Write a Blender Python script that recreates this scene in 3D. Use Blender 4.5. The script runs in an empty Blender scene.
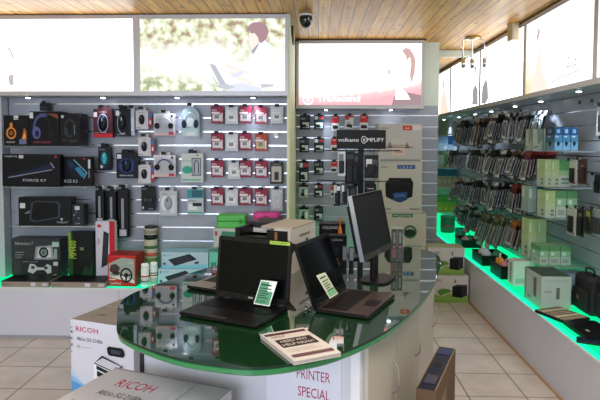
import bpy, bmesh, math, random
from mathutils import Vector, Matrix
random.seed(11)
SC = bpy.context.scene
COL = SC.collection
R = math.radians

# ------------------------------------------------------------------ camera
FL, PITCH, YAW, ROLL, SHY, EYE = 565.0, R(2.94), R(1.78), R(0.16), 28.0, 1.46
cam_d = bpy.data.cameras.new('camera'); cam = bpy.data.objects.new('camera', cam_d); COL.objects.link(cam)
FW = Vector((-math.sin(YAW)*math.cos(PITCH), math.cos(YAW)*math.cos(PITCH), -math.sin(PITCH)))
r0 = Vector((math.cos(YAW), math.sin(YAW), 0)); u0 = r0.cross(FW)
RT = math.cos(ROLL)*r0 + math.sin(ROLL)*u0; UP = -math.sin(ROLL)*r0 + math.cos(ROLL)*u0
EY = Vector((0, 0, EYE))
mw = Matrix((( RT.x, UP.x, -FW.x, 0), (RT.y, UP.y, -FW.y, 0), (RT.z, UP.z, -FW.z, EYE), (0, 0, 0, 1)))
cam.matrix_world = mw
cam_d.sensor_width = 36; cam_d.lens = FL/600*36; cam_d.shift_y = -SHY/600
cam_d.clip_start = .05; cam_d.clip_end = 60
SC.camera = cam

# ------------------------------------------------------------------ world, exposure, large lights
w = bpy.data.worlds.new('world'); SC.world = w; w.use_nodes = True
bg = w.node_tree.nodes['Background']; bg.inputs[0].default_value = (.62, .78, 1, 1); bg.inputs[1].default_value = .5
SC.view_settings.view_transform = 'Standard'; SC.view_settings.look = 'None'
SC.view_settings.gamma = 1; SC.view_settings.use_curve_mapping = False
SC.view_settings.exposure = 0.25
LIGHTBOX = 3.2       # brightness of the backlit posters
def area(name, loc, rot, sx, sy, power, col):
    l = bpy.data.lights.new(name, 'AREA'); l.shape = 'RECTANGLE'; l.size = sx; l.size_y = sy; l.energy = power; l.color = col
    o = bpy.data.objects.new(name, l); COL.objects.link(o); o.location = loc; o.rotation_euler = rot; return o
area('shopfront_daylight', (-1.6, -2.3, 1.5), (R(90), 0, R(24)), 3.0, 2.2, 130, (.70, .80, 1))
area('ceiling_light', (-1.0, .3, 2.40), (0, 0, 0), 1.6, .5, 40, (.90, .92, 1))
area('ceiling_light', (1.0, 1.6, 2.40), (0, 0, 0), .6, .6, 30, (1, .86, .68))

# ------------------------------------------------------------------ pixel of a 600x400 view -> point of the room
def ray(x, y): return FW + RT*((x-300)/FL) - UP*((y-(200-SHY))/FL)
def at_y(x, y, Y): d = ray(x, y); return EY + d*(Y/d.y)
def at_x(x, y, X): d = ray(x, y); return EY + d*(X/d.x)
def at_z(x, y, Z): d = ray(x, y); return EY + d*((Z-EYE)/d.z)

# ------------------------------------------------------------------ materials
def lin(c): return tuple((v/12.92 if v <= .04045 else ((v+.055)/1.055)**2.4) for v in c)
def hx(h): h = h.lstrip('#'); return lin(tuple(int(h[i:i+2], 16)/255 for i in (0, 2, 4)))
_M = {}
def P(name, col, rough=.5, metal=0.0, alpha=1.0, coat=0.0, spec=.5, noise=0.0, nscale=8.0, trans=0.0, ior=1.45):
    if name in _M: return _M[name]
    m = bpy.data.materials.new(name); m.use_nodes = True; nt = m.node_tree; b = nt.nodes['Principled BSDF']
    c = hx(col) if isinstance(col, str) else col
    b.inputs['Base Color'].default_value = (*c, 1); b.inputs['Roughness'].default_value = rough
    b.inputs['Metallic'].default_value = metal; b.inputs['Alpha'].default_value = alpha
    b.inputs['Coat Weight'].default_value = coat; b.inputs['Coat Roughness'].default_value = .03
    b.inputs['Specular IOR Level'].default_value = spec; b.inputs['Transmission Weight'].default_value = trans; b.inputs['IOR'].default_value = ior
    if noise:
        tc = nt.nodes.new('ShaderNodeTexCoord'); n = nt.nodes.new('ShaderNodeTexNoise'); n.inputs['Scale'].default_value = nscale
        n.inputs['Detail'].default_value = 4
        mx = nt.nodes.new('ShaderNodeMixRGB'); mx.blend_type = 'MULTIPLY'; mx.inputs[0].default_value = noise
        mx.inputs[1].default_value = (*c, 1)
        nt.links.new(tc.outputs['Object'], n.inputs['Vector']); nt.links.new(n.outputs['Color'], mx.inputs[2])
        r = nt.nodes.new('ShaderNodeHueSaturation'); r.inputs['Saturation'].default_value = 0; r.inputs['Value'].default_value = 1.6
        nt.links.new(n.outputs['Color'], r.inputs['Color']); nt.links.new(r.outputs[0], mx.inputs[2])
        nt.links.new(mx.outputs[0], b.inputs['Base Color'])
    _M[name] = m; return m
def C(h, rough=.45):            # a printed or painted colour
    return P('print_'+h.lstrip('#')+('' if rough == .45 else '_r%d' % int(rough*100)), tuple(c*(.55 if max(hx(h)) < .03 else .8 if max(hx(h)) < .12 else 1) for c in hx(h)), rough, spec=.24)
def E(name, col, strength):
    if name in _M: return _M[name]
    m = bpy.data.materials.new(name); m.use_nodes = True; nt = m.node_tree; nt.nodes.remove(nt.nodes['Principled BSDF'])
    e = nt.nodes.new('ShaderNodeEmission'); c = hx(col) if isinstance(col, str) else col
    e.inputs[0].default_value = (*c, 1); e.inputs[1].default_value = strength
    nt.links.new(e.outputs[0], nt.nodes['Material Output'].inputs[0]); _M[name] = m; return m
def G(h): return E('poster_'+h.lstrip('#'), h, 1.0)     # colour of a backlit poster

WHITE = C('e8e8ea'); BLACK = C('17171b'); DARK = C('26262c')
SLAT = P('slat_grey_laminate', '9498a4', .32, noise=.10, nscale=2)
ALU = P('aluminium_groove_insert', 'd4d6de', .22, .9)
PLINTH = P('white_laminate', 'c9c9d2', .38, noise=.06, nscale=3)
FRAME = P('brushed_aluminium_frame', 'b9b7bb', .42, .35)
CREAM = P('cream_painted_wall', 'd9dcb8', .6)
PALE = P('pale_green_painted_wall', 'c3cbbe', .6)
BLKPLASTIC = P('black_plastic', '0b0b0d', .38, spec=.3)
BLKMETAL = P('black_metal', '141416', .3, .4)
CHROME = P('chrome', 'd8d8dc', .15, 1)
SILVER = P('silver_plastic', 'a9a6a4', .35, .5)
ACRYL = P('clear_acrylic', 'c4d0d2', .12, alpha=.06)
GLASS = P('shelf_glass', 'b9d2cc', .05, alpha=.30)
BLISTER = P('clear_blister_plastic', 'e6ecf0', .15, alpha=.16)
SCREEN = P('dark_screen', '050608', .22, spec=.12)
KRAFT = P('brown_cardboard', '5e4832', .7, noise=.2, nscale=14)
GREYCARD = P('grey_cardboard_top', '978f89', .65, noise=.15, nscale=10)

# ------------------------------------------------------------------ mesh builder
_T = {}
def text_mesh(s):
    if s not in _T:
        cu = bpy.data.curves.new('txt', 'FONT'); cu.body = s; cu.size = 1; cu.resolution_u = 2
        o = bpy.data.objects.new('txt', cu); COL.objects.link(o)
        dg = bpy.context.evaluated_depsgraph_get(); dg.update()
        me = o.evaluated_get(dg).to_mesh()
        vs = [tuple(v.co) for v in me.vertices]; fs = [tuple(p.vertices) for p in me.polygons]
        o.evaluated_get(dg).to_mesh_clear(); bpy.data.objects.remove(o); bpy.data.curves.remove(cu)
        xs = [v[0] for v in vs] or [0]; ys = [v[1] for v in vs] or [0]
        _T[s] = (vs, fs, min(xs), max(xs), min(ys), max(ys))
    return _T[s]

class MB:
    def __init__(s): s.v = []; s.f = []; s.m = []; s.mats = []; s.smooth = []; s.lift = 0
    def mi(s, m):
        if m not in s.mats: s.mats.append(m)
        return s.mats.index(m)
    def add(s, vs, fs, m, sm=False, M=None):
        b = len(s.v); k = s.mi(m)
        s.v += [tuple(M @ Vector(p)) if M else tuple(p) for p in vs]
        for f in fs: s.f.append([b+i for i in f]); s.m.append(k); s.smooth.append(sm)
        return s
    def box(s, a, b, m, M=None):
        x0, y0, z0 = [min(a[i], b[i]) for i in range(3)]; x1, y1, z1 = [max(a[i], b[i]) for i in range(3)]
        return s.add([(x0,y0,z0),(x1,y0,z0),(x1,y1,z0),(x0,y1,z0),(x0,y0,z1),(x1,y0,z1),(x1,y1,z1),(x0,y1,z1)],
                     [(0,3,2,1),(4,5,6,7),(0,1,5,4),(1,2,6,5),(2,3,7,6),(3,0,4,7)], m, M=M)
    def rings(s, rings, m, sm=False, caps=True, M=None):
        n = len(rings[0]); vs = [p for r in rings for p in r]; fs = []
        for i in range(len(rings)-1):
            for j in range(n):
                k = (j+1) % n; fs.append((i*n+j, i*n+k, (i+1)*n+k, (i+1)*n+j))
        if caps: fs.append(tuple(range(n-1, -1, -1))); fs.append(tuple((len(rings)-1)*n+j for j in range(n)))
        return s.add(vs, fs, m, sm, M)
    def prism(s, pts, z0, z1, m, bev=0.0, M=None, sm=False):     # outline in x,y
        if not bev: return s.rings([[(x,y,z0) for x,y in pts],[(x,y,z1) for x,y in pts]], m, sm, M=M)
        cx = sum(p[0] for p in pts)/len(pts); cy = sum(p[1] for p in pts)/len(pts)
        def ins(d): return [(x-(x-cx)/max(math.hypot(x-cx,y-cy),1e-6)*d, y-(y-cy)/max(math.hypot(x-cx,y-cy),1e-6)*d) for x,y in pts]
        i = ins(bev)
        return s.rings([[(x,y,z0) for x,y in i],[(x,y,z0+bev) for x,y in pts],[(x,y,z1-bev) for x,y in pts],[(x,y,z1) for x,y in i]], m, sm, M=M)
    def rbox(s, a, b, r, m, bev=None, M=None, n=4):       # rounded vertical corners
        x0,y0,z0 = a; x1,y1,z1 = b; pts = []
        for cx,cy,t0 in ((x1-r,y1-r,0),(x0+r,y1-r,90),(x0+r,y0+r,180),(x1-r,y0+r,270)):
            for k in range(n+1): t = R(t0+90*k/n); pts.append((cx+r*math.cos(t), cy+r*math.sin(t)))
        return s.prism(pts, z0, z1, m, bev if bev is not None else min(r*.5, (z1-z0)*.3), M)
    def cyl(s, p, q, r, m, r2=None, n=14, sm=True, M=None):
        p = Vector(p); q = Vector(q); d = (q-p).normalized(); a = d.orthogonal().normalized(); b = d.cross(a)
        r2 = r if r2 is None else r2
        R1 = [tuple(p+(a*math.cos(2*math.pi*i/n)+b*math.sin(2*math.pi*i/n))*r) for i in range(n)]
        R2 = [tuple(q+(a*math.cos(2*math.pi*i/n)+b*math.sin(2*math.pi*i/n))*r2) for i in range(n)]
        return s.rings([R1, R2], m, sm, M=M)
    def tube(s, pts, r, m, n=8):
        pts = [Vector(p) for p in pts]; rr = []
        up = None
        for i, p in enumerate(pts):
            d = (pts[min(i+1,len(pts)-1)]-pts[max(i-1,0)]).normalized()
            a = d.orthogonal().normalized() if up is None else (up-d*up.dot(d)).normalized()
            up = a; b = d.cross(a); rad = r[i] if isinstance(r, (list, tuple)) else r
            rr.append([tuple(p+(a*math.cos(2*math.pi*k/n)+b*math.sin(2*math.pi*k/n))*rad) for k in range(n)])
        return s.rings(rr, m, True)
    def lathe(s, prof, m, c=(0,0,0), n=20, M=None):       # prof: (r, z)
        return s.rings([[(c[0]+r*math.cos(2*math.pi*k/n), c[1]+r*math.sin(2*math.pi*k/n), c[2]+z) for k in range(n)] for r,z in prof], m, True, M=M)
    # prints on a face: origin o (lower left), axes U,V (full width / height vectors); ops in fractions
    def prints(s, o, U, V, ops, step=.0005):
        o = Vector(o); U = Vector(U); V = Vector(V); W = U.length; H = V.length; N = U.cross(V).normalized(); u = U/W; v = V/H
        k = 0
        for op in ops:
            k += 1; q = lambda a, b: tuple(o+U*a+V*b+N*step*k)
            t = op[0]
            if t == 'r': _, a, b, c, d, m = op; s.add([q(a,b),q(c,b),q(c,d),q(a,d)], [(0,1,2,3)], m)
            elif t == 'p': s.add([q(a,b) for a,b in op[1]], [tuple(range(len(op[1])))], op[2])
            elif t == 'e':
                _, a, b, ra, rb, m = op; s.add([q(a+ra*math.cos(i*math.pi/10), b+rb*math.sin(i*math.pi/10)) for i in range(20)], [tuple(range(20))], m)
            elif t == 'o':
                _, a, b, ra, rb, th, m = op[:7]; a0, a1 = op[7:9] if len(op) > 7 else (0, 360); n = 22
                outer = [q(a+ra*math.cos(R(a0+(a1-a0)*i/n)), b+rb*math.sin(R(a0+(a1-a0)*i/n))) for i in range(n+1)]
                inner = [q(a+ra*(1-th)*math.cos(R(a0+(a1-a0)*i/n)), b+rb*(1-th)*math.sin(R(a0+(a1-a0)*i/n))) for i in range(n+1)]
                s.add(outer+inner, [(i,i+1,n+2+i,n+1+i) for i in range(n)], m)
            elif t == 'l':
                _, a, b, c, d, wd, m = op; p0 = o+U*a+V*b+N*step*k; p1 = o+U*c+V*d+N*step*k; dd = (p1-p0).normalized(); sd = N.cross(dd)*wd/2
                s.add([tuple(p0-sd),tuple(p1-sd),tuple(p1+sd),tuple(p0+sd)], [(0,1,2,3)], m)
            elif t == 't':           # text: left u, base v, cap height (fraction of H), width (fraction of W) or 0, material, [angle]
                _, tx, a, b, h, wd, m = op[:7]; ang = R(op[7]) if len(op) > 7 else 0
                vs, fs, x0, x1, y0, y1 = text_mesh(tx)
                sy = h*H/.7; sx = wd*W/max(x1-x0, 1e-6) if wd else sy
                base = o+U*a+V*b+N*step*k; ca, sa = math.cos(ang), math.sin(ang); out = []
                for (x, y, z) in vs:
                    X = (x-x0)*sx; Y = y*sy; out.append(tuple(base+u*(X*ca-Y*sa)+v*(X*sa+Y*ca)))
                s.add(out, fs, m)
        return s
    def build(s, name, parent=None, loc=None):
        me = bpy.data.meshes.new(name); me.from_pydata(s.v, [], s.f)
        for m in s.mats: me.materials.append(m)
        me.polygons.foreach_set('material_index', s.m); me.polygons.foreach_set('use_smooth', s.smooth); me.update()
        o = bpy.data.objects.new(name, me); COL.objects.link(o)
        if parent: o.parent = parent
        if loc: o.location = loc
        return o

def tag(o, label=None, cat=None, group=None, kind=None):
    if label: o['label'] = label
    if cat: o['category'] = cat
    if group: o['group'] = group
    if kind: o['kind'] = kind
    return o
def thing(name, label, cat, loc=(0,0,0), rz=0, group=None):
    o = bpy.data.objects.new(name, None); o.empty_display_size = .05; COL.objects.link(o)
    o.location = loc; o.rotation_euler = (0, 0, R(rz)); return tag(o, label, cat, group)
def copy_tree(o, parent=None):
    c = o.copy(); COL.objects.link(c); c.parent = parent
    for ch in list(o.children): copy_tree(ch, c)
    return c
def struct(name, mb, parent=None):
    o = mb.build(name, parent)
    if not parent: o['kind'] = 'structure'
    return o
def r_(a,b,c,d,m): return ('r',a,b,c,d,m)

# printed carton: origin bottom centre of the front edge; front faces local -y
def carton(name, label, cat, loc, rz, W, D, H, col, front=(), top=(), left=(), right=(), group=None, topc=None, leftc=None, rightc=None, tilt=0):
    mb = MB(); m = col if not isinstance(col, str) else C(col)
    mb.box((-W/2,0,0), (W/2,D,H), m)
    f = list(front); t = list(top); l = list(left); r = list(right)
    if topc: t = [r_(.004,.004,.996,.996,topc)]+t
    if leftc: l = [r_(.004,.004,.996,.996,leftc)]+l
    if rightc: r = [r_(.004,.004,.996,.996,rightc)]+r
    if f: mb.prints((-W/2,0,0), (W,0,0), (0,0,H), f)
    if t: mb.prints((-W/2,0,H), (W,0,0), (0,D,0), t)
    if l: mb.prints((-W/2,D,0), (0,-D,0), (0,0,H), l)
    if r: mb.prints((W/2,0,0), (0,D,0), (0,0,H), r)
    o = mb.build(name); o.location = loc; o.rotation_euler = (0, R(tilt), R(rz)); return tag(o, label, cat, group)

# ------------------------------------------------------------------ the room
def node_mat(name):
    m = bpy.data.materials.new(name); m.use_nodes = True; return m, m.node_tree, m.node_tree.nodes['Principled BSDF']
def mathn(nt, op, a, b=None, c=None):
    n = nt.nodes.new('ShaderNodeMath'); n.operation = op
    for i, v in enumerate((a, b, c)):
        if v is None: continue
        if isinstance(v, (int, float)): n.inputs[i].default_value = v
        else: nt.links.new(v, n.inputs[i])
    return n.outputs[0]
def ramp(nt, fac, stops):
    n = nt.nodes.new('ShaderNodeValToRGB'); e = n.color_ramp.elements
    while len(e) < len(stops): e.new(.5)
    for i, (p, c) in enumerate(stops): e[i].position = p; e[i].color = (*hx(c), 1)
    nt.links.new(fac, n.inputs[0]); return n.outputs[0]
def mixc(nt, f, a, b, mode='MIX'):
    n = nt.nodes.new('ShaderNodeMixRGB'); n.blend_type = mode
    for i, v in ((0, f), (1, a), (2, b)):
        if isinstance(v, (int, float)): n.inputs[i].default_value = v
        elif isinstance(v, tuple): n.inputs[i].default_value = (*v, 1)
        else: nt.links.new(v, n.inputs[i])
    return n.outputs[0]

def pine_material():
    m, nt, b = node_mat('pine_ceiling_boards')
    tc = nt.nodes.new('ShaderNodeTexCoord'); sp = nt.nodes.new('ShaderNodeSeparateXYZ'); nt.links.new(tc.outputs['Object'], sp.inputs[0])
    q = mathn(nt, 'DIVIDE', sp.outputs[0], .088); cell = mathn(nt, 'FLOOR', q); fr = mathn(nt, 'FRACT', mathn(nt, 'ADD', q, 200))
    wn = nt.nodes.new('ShaderNodeTexWhiteNoise'); wn.noise_dimensions = '1D'; nt.links.new(cell, wn.inputs['W'])
    cb = nt.nodes.new('ShaderNodeCombineXYZ'); nt.links.new(mathn(nt, 'MULTIPLY', sp.outputs[0], 30), cb.inputs[0])
    nt.links.new(mathn(nt, 'ADD', mathn(nt, 'MULTIPLY', sp.outputs[1], 1.6), mathn(nt, 'MULTIPLY', wn.outputs[0], 40)), cb.inputs[1])
    ns = nt.nodes.new('ShaderNodeTexNoise'); ns.inputs['Scale'].default_value = 1.4; ns.inputs['Detail'].default_value = 5; nt.links.new(cb.outputs[0], ns.inputs['Vector'])
    col = ramp(nt, ns.outputs['Fac'], [(.3, 'ad7328'), (.5, 'd39a3f'), (.72, 'eabb66')])
    tone = ramp(nt, wn.outputs[0], [(0, 'd9cfc4'), (.5, 'ffffff'), (1, 'e9dcc8')]); col = mixc(nt, 1, col, tone, 'MULTIPLY')
    cb2 = nt.nodes.new('ShaderNodeCombineXYZ'); nt.links.new(mathn(nt, 'MULTIPLY', sp.outputs[0], 11.3), cb2.inputs[0])
    nt.links.new(mathn(nt, 'ADD', mathn(nt, 'MULTIPLY', sp.outputs[1], 4.6), mathn(nt, 'MULTIPLY', wn.outputs[0], 17)), cb2.inputs[1])
    vo = nt.nodes.new('ShaderNodeTexVoronoi'); vo.inputs['Scale'].default_value = 1; nt.links.new(cb2.outputs[0], vo.inputs['Vector'])
    knot = ramp(nt, vo.outputs['Distance'], [(.05, '6d4423'), (.13, 'a9793f'), (.2, 'ffffff')]); col = mixc(nt, .8, col, knot, 'MULTIPLY')
    gap = mathn(nt, 'LESS_THAN', fr, .075)
    cyl = mathn(nt, 'FRACT', mathn(nt, 'ADD', mathn(nt, 'DIVIDE', sp.outputs[1], 2.9), mathn(nt, 'MULTIPLY', wn.outputs[0], 7.3)))
    gap = mathn(nt, 'MAXIMUM', gap, mathn(nt, 'LESS_THAN', cyl, .004))
    col = mixc(nt, gap, col, hx('4c2f14'))
    nt.links.new(col, b.inputs['Base Color']); b.inputs['Roughness'].default_value = .42; return m
def tile_material():
    m, nt, b = node_mat('cream_floor_tiles')
    tc = nt.nodes.new('ShaderNodeTexCoord'); sp = nt.nodes.new('ShaderNodeSeparateXYZ'); nt.links.new(tc.outputs['Object'], sp.inputs[0])
    def line(o, off):
        f = mathn(nt, 'FRACT', mathn(nt, 'ADD', mathn(nt, 'DIVIDE', mathn(nt, 'SUBTRACT', o, off), .33), 100.5))
        return mathn(nt, 'LESS_THAN', mathn(nt, 'ABSOLUTE', mathn(nt, 'SUBTRACT', f, .5)), .0115)
    g = mathn(nt, 'MAXIMUM', line(sp.outputs[0], 1.207), line(sp.outputs[1], 3.2257))
    ns = nt.nodes.new('ShaderNodeTexNoise'); ns.inputs['Scale'].default_value = 5; ns.inputs['Detail'].default_value = 6; nt.links.new(tc.outputs['Object'], ns.inputs['Vector'])
    col = ramp(nt, ns.outputs['Fac'], [(.3, 'c0b8b2'), (.7, 'd2cac5')]); col = mixc(nt, g, col, hx('5f534c'))
    nt.links.new(col, b.inputs['Base Color']); nt.links.new(mathn(nt, 'ADD', mathn(nt, 'MULTIPLY', g, .4), .22), b.inputs['Roughness'])
    return m

mb = MB(); mb.box((-3.2,-2.4,-.1), (2.3,10,0), tile_material()); struct('floor', mb)
CEIL = 2.435
mb = MB(); mb.box((-3.2,-2.4,CEIL), (2.3,10,CEIL+.1), pine_material()); struct('ceiling', mb)
mb = MB(); mb.box((-3.1,-2.4,0), (-3.0,4.6,CEIL), CREAM); struct('wall_left', mb)
mb = MB(); mb.box((-.25,9.4,0), (2.2,9.5,CEIL), PALE); struct('wall_far', mb)

def slat_wall(name, p, q, thick, z0, z1, g0, parent_extra=None):
    """boards from p to q (front line, front to the right of p->q seen from above is -normal)"""
    p = Vector((*p,0)); q = Vector((*q,0)); d = (q-p).normalized(); n = Vector((d.y,-d.x,0))   # n points to the room
    M = Matrix(((d.x, -n.x, 0, p.x), (d.y, -n.y, 0, p.y), (0, 0, 1, 0), (0, 0, 0, 1))); L = (q-p).length
    mb = MB(); mb.box((0,.012,z0), (L,thick,z1), SLAT, M)
    zs = []; z = g0
    while z > z0+.02: zs.append(z); z -= .11
    z = g0+.11
    while z < z1-.02: zs.append(z); z += .11
    zs = sorted(zs); prev = z0
    for z in zs+[z1+.005]:
        lo = prev; hi = min(z-.005, z1)
        x = 0
        while x < L-.01:
            x2 = min(x+1.2, L); mb.box((x+.0008,0,lo), (x2-.0008,.013,hi), SLAT, M); x = x2
        if z < z1: mb.box((0,.006,z-.0052), (L,.0115,z+.0052), ALU, M); mb.box((0,.001,z-.0052), (L,.007,z-.0035), ALU, M)
        prev = z+.005
    return struct(name, mb)
YA, YB, XR = 4.5, 5.55, 1.92
slat_wall('wall_back_left', (-2.49,YA), (-.235,YA), .1, 0, 1.85, 1.768)
slat_wall('wall_back_right', (-.215,YB), (1.172,YB), .1, 0, 1.825, 1.62)
slat_wall('wall_right', (XR,9.4), (XR,1.0), .1, 0, 1.86, 1.70)
mb = MB(); mb.box((-3.0,YA+.1,0), (-.235,YA+.2,CEIL), CREAM); mb.box((-3.0,YA-.0,1.85), (-.235,YA+.1,CEIL), CREAM); struct('wall_back_left_upper', mb)
mb = MB(); mb.box((-.235,YA-.19,0), (-.215,9.4,CEIL), CREAM); struct('wall_return', mb)
mb = MB(); mb.box((-.215,YB,1.825), (1.172,YB+.1,CEIL), PALE); struct('wall_back_right_upper', mb)
mb = MB(); mb.box((XR,-2.4,1.86), (XR+.1,9.4,CEIL), PALE); mb.box((XR,-2.4,0), (XR+.1,1.0,1.86), PALE); struct('wall_right_upper', mb)
mb = MB(); mb.box((-3.0,YA-.1,.38), (-2.495,YA+.0,1.82), P('light_grey_side_panel','b4b8bf',.5)); struct('trim_1', mb)
mb = MB(); mb.box((1.172,6.0,2.365), (1.66,6.06,2.43), PALE); struct('trim_2', mb)
# dark timber cover strips where the boards end above the light boxes
mb = MB(); DW = P('dark_stained_wood', '4a2f1c', .6)
mb.box((-3.0,4.31,2.425), (-.235,4.335,2.436), DW); struct('trim_3', mb)
mb = MB(); mb.box((-.215,5.36,2.418), (1.01,5.38,2.436), DW); struct('trim_4', mb)
mb = MB(); mb.box((1.645,1.0,2.42), (1.66,9.3,2.436), DW); struct('trim_5', mb)

# ------------------------------------------------------------------ plinths with green led edges
LEDM = E('green_led_strip', (.012, .95, .55), 1.0)
GLOW = E('green_backlit_glass', (.004, .80, .30), 1.0)
FROST = P('white_gloss_top', 'cfd6d4', .25)
def plinth(name, a, b, front):       # a,b opposite corners in x,y ; front = '-y' or '-x'
    mb = MB(); mb.box((a[0],a[1],0), (b[0],b[1],.372), PLINTH)
    if front == '-y':
        x = -2.9
        while x < b[0]: 
            if x > a[0]: mb.box((x,a[1]-.0006,.004), (x+.003,a[1]+.001,.37), C('8c8c96'))
            x += 1.43
    o = struct(name, mb)
    # backlit glass top: led strip under the front edge, dimmer glass behind it
    e = .006; bw = .045; t = MB(); l = MB()
    if front == '-y':
        t.box((a[0],a[1]+bw,.372), (b[0],b[1],.382), GLOW); l.box((a[0],a[1]+.004,.372), (b[0],a[1]+bw,.382), LEDM); t.box((a[0],a[1]-e,.366), (b[0],a[1]+.004,.382), FROST)
    else:
        t.box((a[0]+bw,a[1],.372), (b[0],b[1],.382), GLOW); l.box((a[0]+.004,a[1],.372), (a[0]+bw,b[1],.382), LEDM); t.box((a[0]-e,a[1],.366), (a[0]+.004,b[1],.382), FROST)
    struct('plinth_top', t, o); struct('led_strip', l, o)
    k = MB()
    if front == '-y': k.box((a[0],a[1]-.004,0), (b[0],a[1],.02), C('9a9aa2'))
    else: k.box((a[0]-.012,a[1],0), (a[0],b[1],.012), P('tan_skirting','b08f70',.5))
    struct('skirting', k, o)
    return o
plinth('wall_plinth_left', (-3.0,4.09), (-.24,YA), '-y')
plinth('wall_plinth_middle', (-.21,5.12), (.93,YB), '-y')
plinth('wall_plinth_right', (1.40,1.0), (XR,9.3), '-x')

# ------------------------------------------------------------------ light boxes
def poster_photo(kind):
    m = bpy.data.materials.new('poster_'+kind); m.use_nodes = True; nt = m.node_tree; nt.nodes.remove(nt.nodes['Principled BSDF'])
    tc = nt.nodes.new('ShaderNodeTexCoord'); sp = nt.nodes.new('ShaderNodeSeparateXYZ'); nt.links.new(tc.outputs['Generated'], sp.inputs[0])
    ns = nt.nodes.new('ShaderNodeTexNoise'); ns.inputs['Scale'].default_value = 16; ns.inputs['Detail'].default_value = 7
    nt.links.new(tc.outputs['Object'], ns.inputs['Vector'])
    e = nt.nodes.new('ShaderNodeEmission'); h = sp.outputs[2]; x = sp.outputs[0]
    if kind == 'meadow':
        col = ramp(nt, ns.outputs['Fac'], [(.36, 'a98f7c'), (.44, 'c9c9a6'), (.52, 'e6eccb'), (.60, 'fdfff4')])
        n2 = nt.nodes.new('ShaderNodeTexNoise'); n2.inputs['Scale'].default_value = 2.2; nt.links.new(tc.outputs['Object'], n2.inputs['Vector'])
        # wooded top band, pale field below with a few tufts low on the left
        edge = mathn(nt, 'ADD', mathn(nt, 'MULTIPLY', mathn(nt, 'SUBTRACT', n2.outputs['Fac'], .5), .9), h)
        msk = mathn(nt, 'MULTIPLY', mathn(nt, 'SUBTRACT', edge, .50), 4); msk.node.use_clamp = True
        col2 = mixc(nt, msk, hx('fdfff4'), col)
        low = mathn(nt, 'MULTIPLY', mathn(nt, 'SUBTRACT', .40, mathn(nt, 'ADD', h, mathn(nt, 'MULTIPLY', x, .40))), 5); low.node.use_clamp = True
        col2 = mixc(nt, low, col2, ramp(nt, ns.outputs['Fac'], [(.40, 'a9b08f'), (.52, 'e6eecb'), (.58, 'fdfff4')]))
    elif kind == 'sunset':
        edge = mathn(nt, 'ADD', h, mathn(nt, 'MULTIPLY', mathn(nt, 'SUBTRACT', ns.outputs['Fac'], .5), .10))
        edge = mathn(nt, 'SUBTRACT', edge, mathn(nt, 'MULTIPLY', mathn(nt, 'POWER', x, 2.0), .22))
        col2 = ramp(nt, edge, [(.0, 'dd9096'), (.10, 'e5a3a6'), (.17, 'f7d6c8'), (.26, 'ffffff')])
    elif kind == 'peach':
        e1 = mathn(nt, 'ADD', mathn(nt, 'ADD', h, mathn(nt, 'SUBTRACT', 1, x)), mathn(nt, 'MULTIPLY', mathn(nt, 'SUBTRACT', ns.outputs['Fac'], .5), .7))
        e1 = mathn(nt, 'ADD', h, mathn(nt, 'MULTIPLY', mathn(nt, 'SUBTRACT', ns.outputs['Fac'], .5), .5))
        e1 = mathn(nt, 'ADD', e1, mathn(nt, 'MULTIPLY', x, 1.5))
        col2 = ramp(nt, e1, [(.1, 'e3bd98'), (.40, 'f3dcc6'), (.75, 'ffffff')])
    else: col2 = ramp(nt, ns.outputs['Fac'], [(0, 'ffffff'), (1, 'fdfdfd')])
    nt.links.new(col2, e.inputs[0]); e.inputs[1].default_value = LIGHTBOX if kind == 'white' else 1.0 if kind == 'meadow' else 1.35 if kind == 'peach' else 1.7
    nt.links.new(e.outputs[0], nt.nodes['Material Output'].inputs[0]); return m
def lightbox(label, o, U, H, D, kind, prints, spots=()):
    """o lower-left-front corner, U width vector; front faces U x Z"""
    o = Vector(o); U = Vector(U); u = U.normalized(); W = U.length; n = u.cross(Vector((0,0,1)))
    t = thing('lightbox', label, 'light box', o, math.degrees(math.atan2(u.y, u.x)), 'backlit poster boxes under the ceiling')
    f = MB(); b = .026
    f.box((0,0,0), (W,D,.035), FRAME); f.box((0,0,H-.03), (W,D,H), FRAME)
    f.box((0,0,.035), (b,D,H-.03), FRAME); f.box((W-b,0,.035), (W,D,H-.03), FRAME); f.box((b,D-.01,.035), (W-b,D,H-.03), FRAME)
    f.build('frame', t)
    p = MB(); p.box((b,.006,.035), (W-b,.010,H-.03), poster_photo(kind)); pw, ph = W-2*b, H-.065
    if prints: p.prints((b,.006,.035), (pw,0,0), (0,0,ph), prints, .0012)
    p.build('poster', t); return t
a = at_y(136,18,4.3); zb = 1.818; h1 = 2.428-zb
lightbox('wide blank white backlit poster box at the left end', (-2.95,4.3,zb), (a.x+2.95,0,0), h1, .19, 'white',
  [('p', [(.36,.22),(.385,.24),(.388,.10),(.37,.06),(.36,.12)], G('c0b4bc')), ('p', [(.355,.62),(.375,.60),(.392,.47),(.38,.45),(.37,.55),(.36,.58)], G('d4c4cc')),
   ('l', .36,.72,.375,.64,.006,G('eadcd8')), ('t', 'unlimited', .455,.055,.02,.045,G('b8b4b4'))])
SKIN, HAIR, SHIRT, JEAN = G('f6e6df'), G('a98890'), G('fdfbfb'), G('d9dfec')
tx = at_y(288.6,18,4.3).x
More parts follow.
